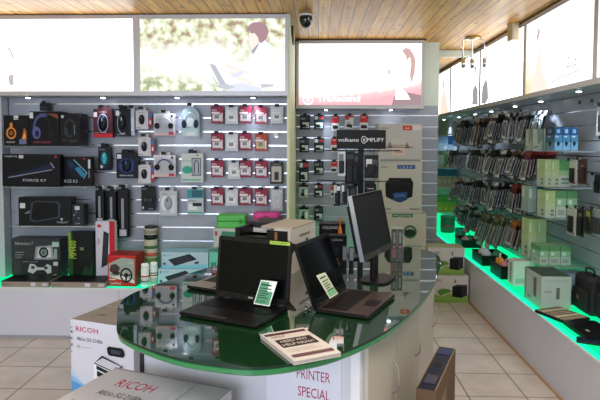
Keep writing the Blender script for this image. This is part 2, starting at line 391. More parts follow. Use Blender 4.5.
lightbox('backlit poster box with a person in a white shirt sitting in a meadow', (a.x,4.3,zb), (tx-a.x,0,0), h1, .19, 'meadow',
  [('p', [(.80,.62),(.86,.70),(.90,.64),(.93,.40),(.91,.10),(.84,.06),(.80,.12),(.77,.30),(.76,.50)], SHIRT),
   ('p', [(.755,.80),(.80,.83),(.83,.72),(.81,.62),(.775,.58),(.757,.63),(.750,.70)], SKIN),
   ('p', [(.735,.82),(.75,.90),(.78,.945),(.83,.95),(.875,.90),(.89,.82),(.875,.73),(.84,.66),(.82,.68),(.815,.74),(.79,.80),(.77,.79),(.755,.84)], HAIR),
   ('p', [(.77,.55),(.79,.60),(.83,.68),(.81,.60),(.78,.50)], G('9fa0b0')),
   ('p', [(.58,.34),(.62,.30),(.74,.22),(.76,.26),(.66,.33),(.60,.38)], SKIN),
   ('p', [(.60,.25),(.68,.15),(.76,.07),(.79,.10),(.72,.19),(.63,.28)], SKIN),
   ('p', [(.62,.22),(.70,.28),(.72,.24),(.66,.18)], JEAN), ('p', [(.60,.02),(.64,.10),(.70,.11),(.84,.04),(.84,.0),(.60,.0)], JEAN),
   ('p', [(.48,.38),(.52,.36),(.60,.08),(.56,.06)], G('b9bcc8')), ('p', [(.52,.06),(.60,.10),(.66,.05),(.60,.02)], G('c4c4ce')),
   ('l', .50,.20,.56,.04,.006,G('b0b4b4')), ('l', .46,.16,.50,.06,.005,G('c0c4c0')), ('p', [(.83,.10),(.92,.09),(.92,.06),(.84,.04)], G('c2c6cc'))])
b0, b1 = at_y(296.2,60,5.35), at_y(424.6,60,5.35); WT = E('poster_bright_white','ffffff',2.4)
lightbox('backlit poster box with a red sunset glow and white lettering', (b0.x,5.35,1.785), (b1.x-b0.x,0,0), 2.42-1.785, .195, 'sunset',
  [('p', [(.84,.88),(.865,.93),(.90,.92),(.93,.84),(.95,.74),(.945,.52),(.92,.36),(.905,.48),(.915,.66),(.905,.78),(.88,.72),(.87,.80)], G('cfa9a4')),
   ('p', [(.725,.55),(.74,.60),(.75,.52),(.735,.48)], G('e3b6ac')),
   ('p', [(.76,.0),(1,.0),(1,.16),(.90,.20),(.82,.26),(.78,.14)], G('a58c92')),
   ('p', [(.79,.09),(.79,.30),(.84,.26),(.88,.20),(.91,.09)], WT),
   ('o', .075,.085,.042,.085,.16,WT), ('r', .067,.05,.083,.12,WT), ('p', [(.075,.16),(.058,.10),(.092,.10)], WT),
   ('t', 'Transcend', .15,.055,.10,.35,WT)])
def lab(i): return ['white backlit poster box cut off by the right edge of the photo', 'peach toned backlit poster box above the blue cartons on the right wall',
    'white backlit poster box with twin dark lens shapes on the right wall', 'backlit poster box with one dark lens shape, second from the far end', 'farthest backlit poster box on the right wall beside the pale column'][i]
ys = [2.15, 3.41, 4.56, 5.79, 7.05, 8.4]
for i in range(5):
    pr = [[('r',.10,.3,.3,.7,G('f2eef2'))],
      [('t','Gulp',.66,.20,.13,.14,G('988a94')), ('l',.45,.08,.85,.14,.008,G('c8c0be')), ('p',[(.08,.0),(.18,.28),(.22,.50),(.28,.52),(.30,.26),(.40,.0)],G('f6e6da')), ('p',[(.20,.50),(.19,.74),(.235,.88),(.27,.74),(.27,.52)],G('fbf3ee')), ('p',[(.20,.74),(.235,.90),(.25,.80),(.22,.70)],G('c9a6a0'))],
      [('p',[(.02,.02),(.04,.30),(.14,.46),(.20,.34),(.22,.08),(.14,.0)],G('9b9898')), ('p',[(.14,.92),(.11,.70),(.17,.62),(.20,.78)],G('d3b9ae')), ('l',.55,.16,.85,.26,.008,G('e4dede'))],
      [('p',[(.78,.05),(.80,.34),(.88,.42),(.96,.30),(.97,.02)],G('9b9898')), ('p',[(.86,.86),(.83,.66),(.88,.56),(.92,.72)],G('cfc0bb')), ('l',.15,.16,.5,.2,.008,G('e0d8d6'))],
      [('p',[(.55,.0),(.6,.4),(.75,.6),(.85,.3),(.95,.0)],G('f3dccb')), ('p',[(.66,.6),(.70,.9),(.76,.62)],G('d5b8a8'))]][i]
    lightbox(lab(i), (1.63,ys[i+1],1.812), (0,ys[i]-ys[i+1],0), 2.42-1.812, .28, 'peach' if i in (1,4) else 'white', pr)

# small led downlights under the boxes
LAMP = E('led_downlight_lens', (.85, .92, 1), 14)
def downlight(label, x, y, z, power=4.5, col=(.80,.88,1)):
    t = thing('spotlight', label, 'spotlight', (x,y,z), 0, 'small led downlights under the poster boxes')
    MB().lathe([(.030,0),(.030,-.006),(.022,-.010),(.021,-.004)], CHROME).build('ring', t)
    MB().cyl((0,0,-.008), (0,0,-.014), .019, LAMP, r2=.013).build('lens', t)
    l = bpy.data.lights.new('bulb', 'SPOT'); l.energy = power; l.color = col; l.spot_size = R(110); l.spot_blend = .8; l.shadow_soft_size = .02
    o = bpy.data.objects.new('bulb', l); COL.objects.link(o); o.parent = t; o.location = (0,0,-.02)
    return t
for i, px in enumerate((28, 103, 177, 253)):
    downlight('small led downlight under the left poster boxes, %s from the left' % ('first','second','third','fourth')[i], at_y(px,96,4.4).x, 4.4, 1.818)
for i, px in enumerate((326, 391)): downlight('small led downlight at the %s of the sunset poster box' % ('left','right')[i], at_y(px,108,5.44).x, 5.44, 1.785)
names = ['nearest, above the blue cartons', 'second from the right edge', 'third from the right edge', 'fourth from the right edge', 'fifth from the right edge', 'sixth from the right edge', 'farthest, beside the pale column']
for i, (px, py) in enumerate(((579,91),(541,101),(515,106),(493,111),(475,114),(459,117),(444,119.5))):
    p = at_z(px, py, 1.806); downlight('small led downlight under the right wall poster boxes, '+names[i], min(max(p.x,1.67),1.85), p.y, 1.812, 13, (.72,.86,1))

# ------------------------------------------------------------------ counter
def spline(pts, n=8, closed=True):
    out = []; L = len(pts)
    for i in range(L if closed else L-1):
        p0, p1, p2, p3 = (Vector(pts[(i+k-1) % L] if closed else pts[min(max(i+k-1,0),L-1)]) for k in range(4))
        for j in range(n):
            t = j/n; out.append(tuple(.5*((2*p1)+(-p0+p2)*t+(2*p0-5*p1+4*p2-p3)*t*t+(-p0+3*p1-3*p2+p3)*t**3)))
    if not closed: out.append(tuple(pts[-1]))
    return out
TOP = .752
ct = thing('shop_counter', 'white shop counter with a rounded dark green glass top', 'counter', (0,0,0))
edge = [(-.79,2.18),(-.735,2.04),(-.62,1.925),(-.45,1.81),(-.28,1.755),(-.17,1.75),(-.05,1.795),(.08,1.885),(.24,2.08),(.39,2.35),(.55,2.73),(.68,3.14),(.76,3.50),
        (.73,3.74),(.55,3.88),(.25,3.82),(-.1,3.68),(-.40,3.45),(-.62,3.15),(-.76,2.86),(-.865,2.60),(-.862,2.40)]
edge = spline(edge, 6)
GLT = P('dark_green_back_painted_glass', (.007,.040,.014), .025, spec=1.0, coat=1.0, ior=1.7)
GRE = P('green_glass_edge', (.012,.17,.05), .12, coat=.6)
BODY = P('white_counter_laminate', 'cfcfd8', .4); BODYR = P('shaded_white_door_laminate', 'b9b3aa', .4)  # door colour: white laminate with the side's shade mixed into it
gb = MB().prism([(x*.994,y) for x,y in edge], TOP-.030, TOP-.008, GRE, .004).build('green_board', ct)
gl = MB(); gl.rings([[(x,y,TOP-.008) for x,y in edge],[(x,y,TOP) for x,y in edge]], P('glass_rim_dark', (.004,.02,.012), .08), caps=False)
gl.add([(x,y,TOP) for x,y in edge], [tuple(range(len(edge)))], GLT); gl.build('glass_top', ct)
u = Vector((math.cos(R(-20.5)), math.sin(R(-20.5)))); v = Vector((.362,.932))
P0 = Vector((.163,2.05)); PF = P0+v*1.47; PL = P0-u*.99
body = [tuple(PL), tuple(P0), tuple(PF), (.45,3.70), (.1,3.60), (-.35,3.25)]
mb = MB(); mb.prism(body, 0, TOP-.030, BODY); mb.build('body', ct)
def wallpanel(p, q, z0, z1, th, m, name, parent):    # thin panel standing against the line p->q
    d = (q-p).normalized(); n = Vector((d.y,-d.x)); mbp = MB()
    M = Matrix(((d.x, n.x, 0, p.x), (d.y, n.y, 0, p.y), (0, 0, 1, 0), (0, 0, 0, 1)))
    mbp.box((0,.0005,z0), ((q-p).length,th,z1), m, M); return mbp.build(name, parent), M
for i in range(3):
    p = P0+v*(.49*i+.004+(.03 if i == 0 else 0)); q = P0+v*(.49*(i+1)-.004)
    d, M = wallpanel(p, q, .03, TOP-.036, .018, BODYR, 'door', ct)
    hm = MB(); L = (q-p).length; hx0 = L-.05 if i != 1 else L-.06
    pts = [(hx0-.00,.018,.36),(hx0-.012,.040,.38),(hx0-.030,.050,.43),(hx0-.012,.040,.48),(hx0,.018,.50)]
    pts = [tuple(M @ Vector((a-.0,b,c))) for a,b,c in pts]
    hm.tube(spline(pts, 4, False), .0032, P('satin_grey_handle','9c9892',.4,.3)); hm.build('handle', d)
pm, M = wallpanel(P0-u*.035, P0-u*.001, .0, TOP-.032, .012, P('white_corner_strip','e4e4ec',.35), 'corner_trim', ct)
pm, M = wallpanel(P0-u*.99, P0-u*.975, .0, TOP-.032, .012, C('3a3a40'), 'edge_trim', ct)
# taped paper notice on the front
sp_ = P0-u*.385; sq_ = P0-u*.075
d = (sq_-sp_).normalized(); n = Vector((d.y,-d.x))
M = Matrix(((d.x, n.x, 0, sp_.x), (d.y, n.y, 0, sp_.y), (0, 0, 1, 0), (0, 0, 0, 1)))
mb = MB(); mb.box((0,.0005,.30), ((sq_-sp_).length,.0022,.715), P('paper_white','dcdcea',.6), M)
o = Vector((sp_.x,sp_.y,.30))+Vector((n.x,n.y,0))*.0022
RED = C('b02a58')
mb.prints(o, (sq_-sp_).to_3d(), (0,0,.415), [('t','PRINTER',.42,.615,.093,.44,RED),('t','SPECIAL',.435,.45,.093,.42,RED)])
tag(mb.build('paper_sign'), 'white paper notice reading printer special in red on the counter front', 'sign')

# ------------------------------------------------------------------ cartons on the floor around the counter
def printer_drawing(x, y, s):     # little line picture of a white desktop printer
    D1, G1, W1 = C('2c2f38'), C('8f93a0'), C('f0f0f4')
    q = lambda pts: [(x+a*s, y+b*s) for a, b in pts]
    return [('p', q([(0,.18),(.72,.0),(1.0,.20),(1.0,.62),(.28,.80),(0,.62)]), W1), ('p', q([(.72,.0),(1.0,.20),(1.0,.66),(.72,.50)]), G1),
            ('p', q([(0,.58),(.70,.42),(1.0,.62),(.30,.82)]), D1), ('p', q([(.04,.60),(.68,.46),(.94,.62),(.32,.76)]), C('c9cbd4')), ('p', q([(.10,.44),(.66,.31),(.66,.40),(.10,.54)]), D1),
            ('p', q([(.12,.20),(.66,.08),(.66,.28),(.12,.40)]), D1), ('p', q([(-.12,.06),(.34,-.06),(.62,.12),(.16,.26)]), C('e8e8f2')), ('p', q([(.04,.07),(.24,.02),(.30,.07),(.12,.13)]), C('b04a60'))]
BLUE = [('r',0,0,1,.05,C('4f8fd0')),('p',[(0,.05),(1,.05),(1,.12),(.6,.13),(.3,.17),(0,.24)],C('5a9bd8')),('p',[(0,.24),(.3,.17),(.25,.20),(0,.31)],C('8fbde6')),('p',[(0,.31),(.2,.22),(.1,.29),(0,.38)],C('b9d4ee'))]
rt = math.degrees(math.atan2(-.14,.40))
ricoh_red = C('c02848'); INK = C('3a3c48')
f1 = at_z(70.5,319,.463); Ux = Vector((math.cos(R(rt)), math.sin(R(rt)), 0)); Vy = Vector((-Ux.y, Ux.x, 0))
o = carton('printer_carton', 'white printer carton with blue base print standing left of the counter', 'carton', (f1+Ux*.215)*1.0-Vector((0,0,.463)), rt, .43, .55, .463, 'd8d8e4',
  front=BLUE+[('t','RICOH',.09,.865,.062,.36,ricoh_red),('t','Aficio SG 2100n',.10,.755,.045,.42,INK),('e',.13,.68,.03,.022,C('b8b8a8')),('l',.18,.68,.34,.68,.002,C('9a9aa8')),
    ('p',[(.60,.66),(.62,.63),(.84,.63),(.87,.66),(.86,.71),(.83,.74),(.62,.74),(.59,.71)],C('23252e')),('p',[(.66,.66),(.80,.66),(.81,.70),(.66,.71)],C('4a4e5e'))]+printer_drawing(.38,.24,.46)+
    [('t','e',.02,.90,.03,.03,C('5a6a90')),('r',.02,.84,.05,.87,C('6a7a9c')),('r',.02,.76,.045,.79,C('7a8aac')),('r',.02,.68,.045,.71,C('6a7a9c')),('r',.02,.60,.04,.62,C('8a9abc'))],
  topc=GREYCARD, top=[('r',0.0,.49,1,.51,C('b5afa6')),('r',.45,.40,.55,.44,C('5c564e')),('r',.2,.70,.5,.72,C('6a645c')),('r',.6,.80,.85,.83,C('6a645c')),('r',.2,.2,.35,.24,C('7a746c'))], right=[('r',.92,0,1,1,C('b7b3b0'))])
zt = .52; c0 = at_z(115,368,zt); ang = -20; Ux = Vector((math.cos(R(ang)), math.sin(R(ang)), 0)); Vy = Vector((-Ux.y, Ux.x, 0))
c = c0+Ux*.275-Vy*.42
tops = P('off_white_carton_top', 'c3bfc2', .6, noise=.06, nscale=6)
carton('printer_carton', 'printer carton lying nearest the camera with red lettering on its pale top', 'carton', (c.x,c.y,0), ang, .55, .42, zt, 'b9b5ba',
  topc=tops, top=[('t','RICOH',.20,.66,.15,.31,ricoh_red),('t','Aficio SG 2100n',.17,.47,.09,.36,INK),('e',.10,.30,.012,.016,C('a8a49c')),('l',.13,.30,.26,.30,.002,C('8a8890')),('r',.0,.985,1,1,C('8a8488')),('l',.74,.30,.74,.98,.004,C('9c9698')),('l',.66,.0,.66,.98,.002,C('a9a3a5'))],
  front=BLUE, left=[('r',.0,.0,.05,1,C('8a8488'))])
p = at_z(416,388,.42); 
Vv = Vector((.375,.927,0)).normalized(); Uu = Vector((Vv.y,-Vv.x,0)); rz = math.degrees(math.atan2(Uu.y,Uu.x))
c = p+Uu*.042
carton('monitor_carton', 'narrow brown cardboard carton with a dark blue top beside the counter doors', 'carton', (c.x,c.y,0), rz, .084, .54, .42, KRAFT,
  topc=C('23263a'), top=[r_(.0,0,.06,1,C('8d7458')),r_(.94,0,1,1,C('8d7458')),('p',[(.35,.50),(.65,.50),(.72,.54),(.65,.58),(.35,.58),(.28,.54)],C('141418')),r_(.1,.80,.9,.95,C('2f3a66')),('r',.2,.12,.8,.3,C('4c4c60'))],
  front=[r_(.06,.0,.94,.88,C('44507e')),r_(.12,.55,.6,.8,C('b8bccb')),('t','hp',.2,.3,.12,.4,C('dfe2ea'))], right=[r_(.05,.3,.5,.8,C('6f5a44')),('t','FRAGILE',.55,.5,.1,.3,C('3f3428'))])
for k, (z0, lab_) in enumerate(((0,'white and green battery backup carton, lower of the two on the floor'),(.256,'white and green battery backup carton stacked on top of the other'))):
    W = .365 if k == 0 else .335
    carton('backup_power_carton', lab_, 'carton', (1.385-W/2 - (.0 if k == 0 else .04),5.16,z0), 0, W, .22, .252, 'c9c7c6',
      front=[r_(0,0,1,.10,C('7aa24e')),('p',[(0,.10),(1,.10),(1,.34),(.8,.28),(.5,.34),(.35,.22),(.2,.30),(0,.22)],C('86ad58')),('p',[(.22,.42),(.34,.52),(.52,.50),(.60,.40),(.45,.34),(.3,.24)],C('5f8e3a')),
        ('p',[(.60,.22),(.84,.18),(.84,.60),(.60,.60)],C('1e2022')),('p',[(.84,.18),(.97,.28),(.97,.66),(.84,.60)],C('33363a')),('p',[(.60,.60),(.84,.60),(.97,.66),(.72,.67)],C('4a4e52')),
        ('t','APC',.18,.76,.10,.16,C('3a4a52')),('p',[(.64,.72),(.68,.92),(.66,.80),(.70,.76)],C('2a2c2c')),('e',.67,.82,.012,.05,C('2a2c2c'))], topc=C('b8c09a'))

# ------------------------------------------------------------------ laptops on the counter
def laptop(label, x, y, rz, W, D, Llid, lean, base_c, deck_c, key_c, lid_c, stick=None, th=.018):
    t = thing('laptop', label, 'laptop', (x,y,TOP), rz, 'open laptops on the counter')
    b = MB(); b.rbox((-W/2,-D,.004), (W/2,.0,th), .012, base_c, .003)
    for sx in (-1,1):
        for yy in (-D+.03,-.03): b.cyl((sx*(W/2-.03),yy,0), (sx*(W/2-.03),yy,.005), .008, BLKPLASTIC)
    for k in range(3): b.box((W/2-.0005,-D+.06+k*.03,.008), (W/2+.0006,-D+.075+k*.03,.013), C('3a3a40'))
    b.build('base', t)
    d = MB(); d.rbox((-W/2+.004,-D+.004,th-.001), (W/2-.004,-.012,th+.0006), .010, deck_c, .0002)
    d.box((-.050,-D+.014,th+.0006), (.045,-D+.075,th+.0011), key_c); d.box((-.050,-D+.014,th+.0011), (.045,-D+.0146,th+.0016), SILVER); d.build('palm_rest', t)
    k = MB(); n = 15; kw = (W-.05)/n
    for row in range(6):
        y0 = -.030-row*.0185; xx = -W/2+.025
        if row == 5: 
            for a0, a1 in ((0,1),(1,2),(2,3),(3.1,8),(8,9),(9,10),(10,11),(11,12),(12,13),(13,14),(14,15)):
                k.box((xx+a0*kw+.001,y0-.016,th), (xx+a1*kw-.001,y0,th+.003), key_c)
        else:
            for c_ in range(n): k.box((xx+c_*kw+.001,y0-.016,th), (xx+(c_+1)*kw-.001,y0,th+.003), key_c)
    k.build('keyboard', t)
    for sx in (-1,1): MB().cyl((sx*W*.36-.03,-.004,th+.002), (sx*W*.36+.03,-.004,th+.002), .006, BLKPLASTIC).build('hinge', t)
    lid = MB(); lid.rbox((-W/2,-Llid,0), (W/2,0,.007), .012, lid_c, .002)
    # built lying flat (z up = outside back), then stood up
    lo = lid.build('lid', t); lo.location = (0,-.004,th+.002); lo.rotation_euler = (R(-90-lean), 0, 0)
    s = MB(); s.box((-W/2+.016,-Llid+.018,-.0012), (W/2-.016,-.028,.0002), SCREEN); so = s.build('screen', lo)
    bz = MB(); bz.box((-W/2+.005,-Llid+.004,-.0018), (W/2-.005,-Llid+.018,.001), BLKPLASTIC); bz.box((-W/2+.005,-.028,-.0018), (W/2-.005,-.003,.001), BLKPLASTIC)
    bz.box((-W/2+.005,-Llid+.004,-.0018), (-W/2+.016,-.003,.001), BLKPLASTIC); bz.box((W/2-.016,-Llid+.004,-.0018), (W/2-.005,-.003,.001), BLKPLASTIC)
    bz.box((-.012,-.019,-.0024), (.012,-.012,-.0016), SILVER); bz.build('bezel', lo)
    if stick:
        a0, a1, m = stick; sm = MB(); sm.box((a0,-Llid+.003,-.0026), (a1,-Llid+.017,-.0018), m)
        for q in range(8): sm.box((a0+.008+q*(a1-a0-.02)/8,-Llid+.008,-.0030), (a0+.008+(q+.6)*(a1-a0-.02)/8,-Llid+.012,-.0026), C('55742e'))
        tag(sm.build('sticker', lo), 'yellow green spec sticker')
    return t
L1 = laptop('black laptop with a green price card standing on its keyboard', -.287,2.42,-25, .375,.262,.272,7, BLKPLASTIC, P('black_brushed_deck','131316',.4,spec=.3), C('0e0e11'), BLKPLASTIC, (.08,.178,C('9cc04a')))
L2 = laptop('silver laptop mostly hidden behind the black laptop', -.360,2.835,-25, .375,.25,.26,52, BLKPLASTIC, P('warm_silver_deck','8f857d',.35,.3), C('2a2826'), BLKPLASTIC)
L3 = laptop('dark laptop with a brown deck facing the right edge of the counter', .060,2.500,66, .375,.245,.275,20, BLKPLASTIC, P('brown_brushed_deck','4a3c38',.36,.4), C('1f1a1a'), BLKPLASTIC)

def price_card(label, q, z0s, back, border, col, lines):
    """q: four world corners TL,TR,BR,BL"""
    q = [Vector(p) for p in q]; n = (q[1]-q[3]).cross(q[0]-q[2]).normalized()
    mb = MB(); U = q[2]-q[3]; V = q[0]-q[3]; N = U.cross(V).normalized()
    mb.add([tuple(p) for p in (q[3],q[2],q[1],q[0])]+[tuple(p-N*.0012) for p in (q[3],q[2],q[1],q[0])], [(0,1,2,3),(7,6,5,4),(0,4,5,1),(1,5,6,2),(2,6,7,3),(3,7,4,0)], border)
    mb.prints(q[3], U, V, [r_(.05,.04,.95,.96,col)]+lines)
    return tag(mb.build('price_card'), label, 'price card')
def lid_point(px, py, X0, Y0, rz, off):    # on the plane parallel to the hinge standing "off" in front of it
    n = Vector((math.sin(R(rz)), -math.cos(R(rz)), 0)); o = Vector((X0,Y0,0))+n*off; d = ray(px,py); t = (o-EY).dot(n)/d.dot(n); return EY+d*t
INKG = C('1c4a34')
card_lines = [('r',.1,.80,.75,.86,INKG),('r',.1,.66,.82,.70,INKG),('r',.1,.55,.66,.585,INKG),('r',.1,.46,.75,.495,INKG),('r',.1,.37,.6,.405,INKG),('r',.1,.28,.8,.315,INKG),('t','R 4999',.15,.10,.09,.55,INKG)]
zk = TOP+.0215
def card_on(px4, X0, Y0, rz, offb, offt):
    a = [lid_point(*px4[i], X0, Y0, rz, offt if i < 2 else offb) for i in range(4)]; return a
q = card_on([(261,280),(277.3,281.7),(269.3,306.5),(253.5,303.8)], -.287,2.42,-25,.060,.030)
price_card('green price card with white border leaning on the black laptop screen', q, 0, None, C('e6ece6'), C('5f9c78'), card_lines)
q = card_on([(316.5,275.5),(324.6,272.5),(338.2,293.6),(330,298.5)], .060,2.500,66,.085,.030)
price_card('curled pale price card leaning on the brown decked laptop screen', q, 0, None, C('d8d8cc'), C('b9c4b0'), [r_(.05,.04,.95,.30,C('6fa884'))]+card_lines[:6])

# acrylic stand with cable behind the brown laptop
t = thing('acrylic_display_stand', 'small clear acrylic stand at the hinge corner of the brown laptop', 'stand', at_z(303,309,TOP), 66)
m_ = MB(); m_.box((-.02,-.03,0), (.055,.02,.004), ACRYL); m_.box((-.02,.016,.004), (.055,.020,.04), ACRYL); m_.build('holder', t)
m_ = MB(); m_.tube(spline([(-.02,-.02,.006),(0,-.035,.012),(.03,-.03,.02),(.05,-.01,.012),(.06,.02,.006)],4,False), .003, CHROME); m_.build('wire', t)

# stack of leaflets
c4 = [at_z(x,y,TOP+.014) for x,y in ((262,334),(305,329),(338.5,350),(293,361))]
cen = sum(c4, Vector())/4; U = (c4[1]-c4[0]+c4[2]-c4[3])/2
t = thing('leaflet_stack', 'stack of printed leaflets near the front edge of the glass top', 'leaflets', (cen.x,cen.y,TOP), math.degrees(math.atan2(U.y,U.x)))
W = U.length; H = (c4[0]-c4[3]).length
m_ = MB()
for k in range(7): dx = .001*((k*7)%5-2); m_.box((-W/2+dx,-H/2+dx,k*.002), (W/2+dx,H/2+dx,k*.002+.0018), C('bdb6b0') if k < 6 else C('cfc8c2'))
m_.prints((-W/2-.001,-H/2-.001,.0139), (W,0,0), (0,H,0), [('r',.03,.87,.97,.95,C('5a3a42')),('r',.10,.42,.90,.70,C('3c3034')),('t','NEED ANY',.18,.58,.08,.6,C('d8d0c8')),('t','HELP NOW?',.14,.45,.08,.7,C('d8d0c8')),('r',.06,.08,.94,.16,C('6a4a50')),('l',.1,.26,.8,.26,.002,C('8a7a7a')),('l',.1,.32,.7,.32,.002,C('8a7a7a')),('t','SALE',.10,.76,.06,.3,C('7a3a44'))])
m_.build('sheets', t)

# ------------------------------------------------------------------ monitor
wv = Vector((.43,.90,0)).normalized(); rz = math.degrees(math.atan2(wv.y,wv.x))       # local x along the screen, local -y the viewing side
bot0 = Vector((.247,2.70,0)); Wm, Hm = .43, .325
mc = bot0+wv*Wm/2
t = thing('computer_monitor', 'black flat computer monitor tilted back on a round foot', 'monitor', (mc.x-.02,mc.y+.012,TOP), rz)
MB().rbox((-.11,-.07,0),(.11,.085,.010),.06,BLKPLASTIC,.003).build('foot', t)
MB().rbox((-.03,.012,.008),(.03,.04,.20),.008,BLKPLASTIC,.002).build('stand', t)
T = Matrix.Translation((0,0,.135)) @ Matrix.Rotation(R(-12),4,'X')
pm = MB(); pm.box((-Wm/2,0,0),(Wm/2,.022,Hm), P('monitor_silver_edge','a8acb4',.3,.6), T); pm.box((-Wm/2+.03,.02,.04),(Wm/2-.03,.05,Hm-.05), BLKPLASTIC, T); pm.build('housing', t)
b = MB(); b.box((-Wm/2+.003,-.003,.0),(Wm/2-.003,.001,.030), C('3c3d42'), T); b.box((-Wm/2+.003,-.003,Hm-.014),(Wm/2-.003,.001,Hm-.002), BLKPLASTIC, T)
b.box((-Wm/2+.003,-.003,.030),(-Wm/2+.016,.001,Hm-.014), BLKPLASTIC, T); b.box((Wm/2-.016,-.003,.030),(Wm/2-.003,.001,Hm-.014), BLKPLASTIC, T)
b.box((-.012,-.0036,.008),(.012,-.003,.022), CHROME, T); b.build('bezel', t)
MB().box((-Wm/2+.016,-.0015,.030),(Wm/2-.016,.0005,Hm-.014), P('matte_monitor_screen','1c1d21',.5,spec=.2), T).build('screen', t)

# ------------------------------------------------------------------ laser printer behind the laptops
pr = at_z(290,229,1.0); ang = -22; Ux = Vector((math.cos(R(ang)),math.sin(R(ang)),0)); Vy = Vector((-Ux.y,Ux.x,0))
W, D, H = .34, .36, .245; c = pr-Ux*W/2
t = thing('laser_printer', 'white and black laser printer behind the laptops', 'printer', (c.x,c.y,TOP), ang)
PW = P('printer_warm_white','d2d1cf',.45); PT = P('printer_beige_top','b8b1a4',.5)
m_ = MB(); m_.box((W/2-.10,.004,0),(W/2,D,H-.004),PW); m_.box((-W/2,.06,0),(W/2-.10,D,H-.055),PW); m_.box((-W/2,.0,0),(W/2-.10,.06,.12),PW); m_.build('body', t)
m_ = MB(); m_.box((-.02,.03,H-.006),(W/2,D,H+.004),PT); m_.box((-W/2,.16,H-.03),(-.02,D,H+.004),C('3a3638')); m_.box((-W/2,.16,H-.055),(-.02,D,H-.03),PW); m_.build('top_cover', t)
m_ = MB(); m_.box((-W/2,.002,.10),(W/2-.10,.16,H-.055),BLKPLASTIC); m_.box((-W/2+.002,.0,H-.055),(-W/2+.03,.16,H-.01),BLKPLASTIC); m_.box((W/2-.14,-.002,.12),(W/2-.015,.02,H-.012),BLKPLASTIC); m_.box((W/2-.09,-.004,.12),(W/2-.075,.0,H-.02),C('a06a50')); m_.build('output_tray', t)
m_ = MB(); m_.box((W/2-.0,D*.35,H-.06),(W/2+.0015,D*.75,H-.045),C('8c8884')); m_.box((W/2,D*.6,H-.10),(W/2+.0015,D*.68,H-.08),C('2c2c30')); m_.build('side_vent', t)

# ------------------------------------------------------------------ goods on hooks
HOOKM = P('hook_steel','b8bac0',.25,.9); TAGB = C('1c1c20'); TAGW = C('d9dadc')
def hook(label, x, y, z, rz, L, group, tagm=TAGB):
    """wall point x,y,z ; sticks out along local -y"""
    t = thing('display_hook', label, 'display hook', (x,y,z), rz, group)
    m = MB(); m.box((-.012,-.004,-.012),(.012,.0,.012),HOOKM); m.build('clip', t)
    m = MB(); m.tube([(0,-.003,0),(0,-L*.9,0),(0,-L,.010)], .0025, HOOKM, 6); m.build('prong', t)
    m = MB(); m.box((-.018,-L-.003,.000),(.018,-L-.001,.022),tagm); m.build('price_holder', t); return t
def pack_base(name, label, cat, p, rz, group): return thing(name, label, cat, p, rz, group)
def card_mesh(W, H, col, ops, hole=True, th=.0015):
    m = MB(); m.box((-W/2,0,-H+.012),(W/2,th,.012), C(col) if isinstance(col,str) else col)
    m.prints((-W/2,0,-H+.012),(W,0,0),(0,0,H), list(ops)); return m

# wall pack: w,h from the picture, hangs with its top a little above the prong
def wall_pos(x0, y0, x1, y1, Y):
    a = at_y((x0+x1)/2, y0, Y); return a.x, a.z, (x1-x0)*Y/FL, (y1-y0)*Y/FL
PROTO = {}
def hang(kind, name, label, cat, rect, Yw, out, builder, group=None, hk=None, share=False, tagm=TAGB):
    """pack whose face stands 'out' in front of the wall plane Yw, with its own hook"""
    x, z, W, H = wall_pos(*rect, Yw-out)
    if share and kind in PROTO: t = copy_tree(PROTO[kind])
    else:
        t = thing(name, label, cat); builder(t, W, H)
        if share: PROTO[kind] = t
    label = label.replace(' of the right back wall',''); t['label'] = label; t['category'] = cat
    if group: t['group'] = group
    t.location = (x, Yw-out, z-.012)
    hook('steel hook carrying the '+' '.join((hk or label.split(' in the ')[0].split(' on the ')[0]).split()[:11]), x, Yw, z-.012+.0045, 0, out+.03, 'hooks on the back walls', tagm)
    return t

def b_memory(col, panel, chip):
    def f(t, W, H):
        m = card_mesh(W, H, col, [r_(.0,.0,1,.10,C(col)),('r',.14,.16,.80,.50,C(panel)),('r',.06,.56,.70,.66,C('e9dfe2')),('t','SD',.10,.70,.10,.35,C('f2eef0')),('r',.82,.1,.94,.6,C('d9cfd2'))])
        m.build('card', t)
        m = MB(); m.box((-W*.20,-.004,-H*.62),(W*.14,-.0015,-H*.44),C(chip)); m.prints((-W*.20,-.004,-H*.62),(W*.34,0,0),(0,0,H*.18),[('r',.1,.2,.9,.7,C('6b6f78'))]); m.build('memory_card', t)
        m = MB(); m.box((-W*.38,-.007,-H*.80),(W*.36,-.0005,-H*.32),BLISTER); m.build('blister', t)
    return f
cols = [(210.8,223.5),(225.3,235.8),(238.8,251),(254.7,267),(270.8,282.8)]
rows = [(106,123.3),(133,150.2),(160,177.6),(188,205.6)]
cn = ['first','second','third','fourth','fifth']; rn = ['top row','second row','third row','bottom row']
RED_ = ('8c2640','d8d2d8','2a2830'); REDL = ('a84458','e4dce0','3a3438'); WHT_ = ('c9ccd4','e6e8ec','50545e'); GLD = ('a8402c','cda850','2c2420')
lay = [[RED_,WHT_,RED_,REDL,WHT_],[RED_,WHT_,RED_,GLD,None],[RED_,WHT_,RED_,RED_,None],[RED_,WHT_,RED_,RED_,None]]
for i in range(4):
    for j in range(5):
        k = lay[i][j]
        if not k: continue
        cname = {RED_:'red',REDL:'light red',WHT_:'white',GLD:'red and gold'}[k]
        y0, y1 = rows[i]; x0, x1 = cols[j]
        if (i,j) == (2,1): x0, x1, y0, y1 = 228,238.5,161,176
        hang('mem'+cname, 'memory_card_pack', '%s memory card pack in the %s, %s column' % (cname, rn[i], cn[j]), 'memory card', (x0,y0+(j%2)*.6,x0+12.6,y0+(j%2)*.6+17.4), YA, .07,
             b_memory(*k), 'carded memory packs beside the cream post', '%s memory card pack, %s, %s column' % (cname, rn[i], cn[j]), True)
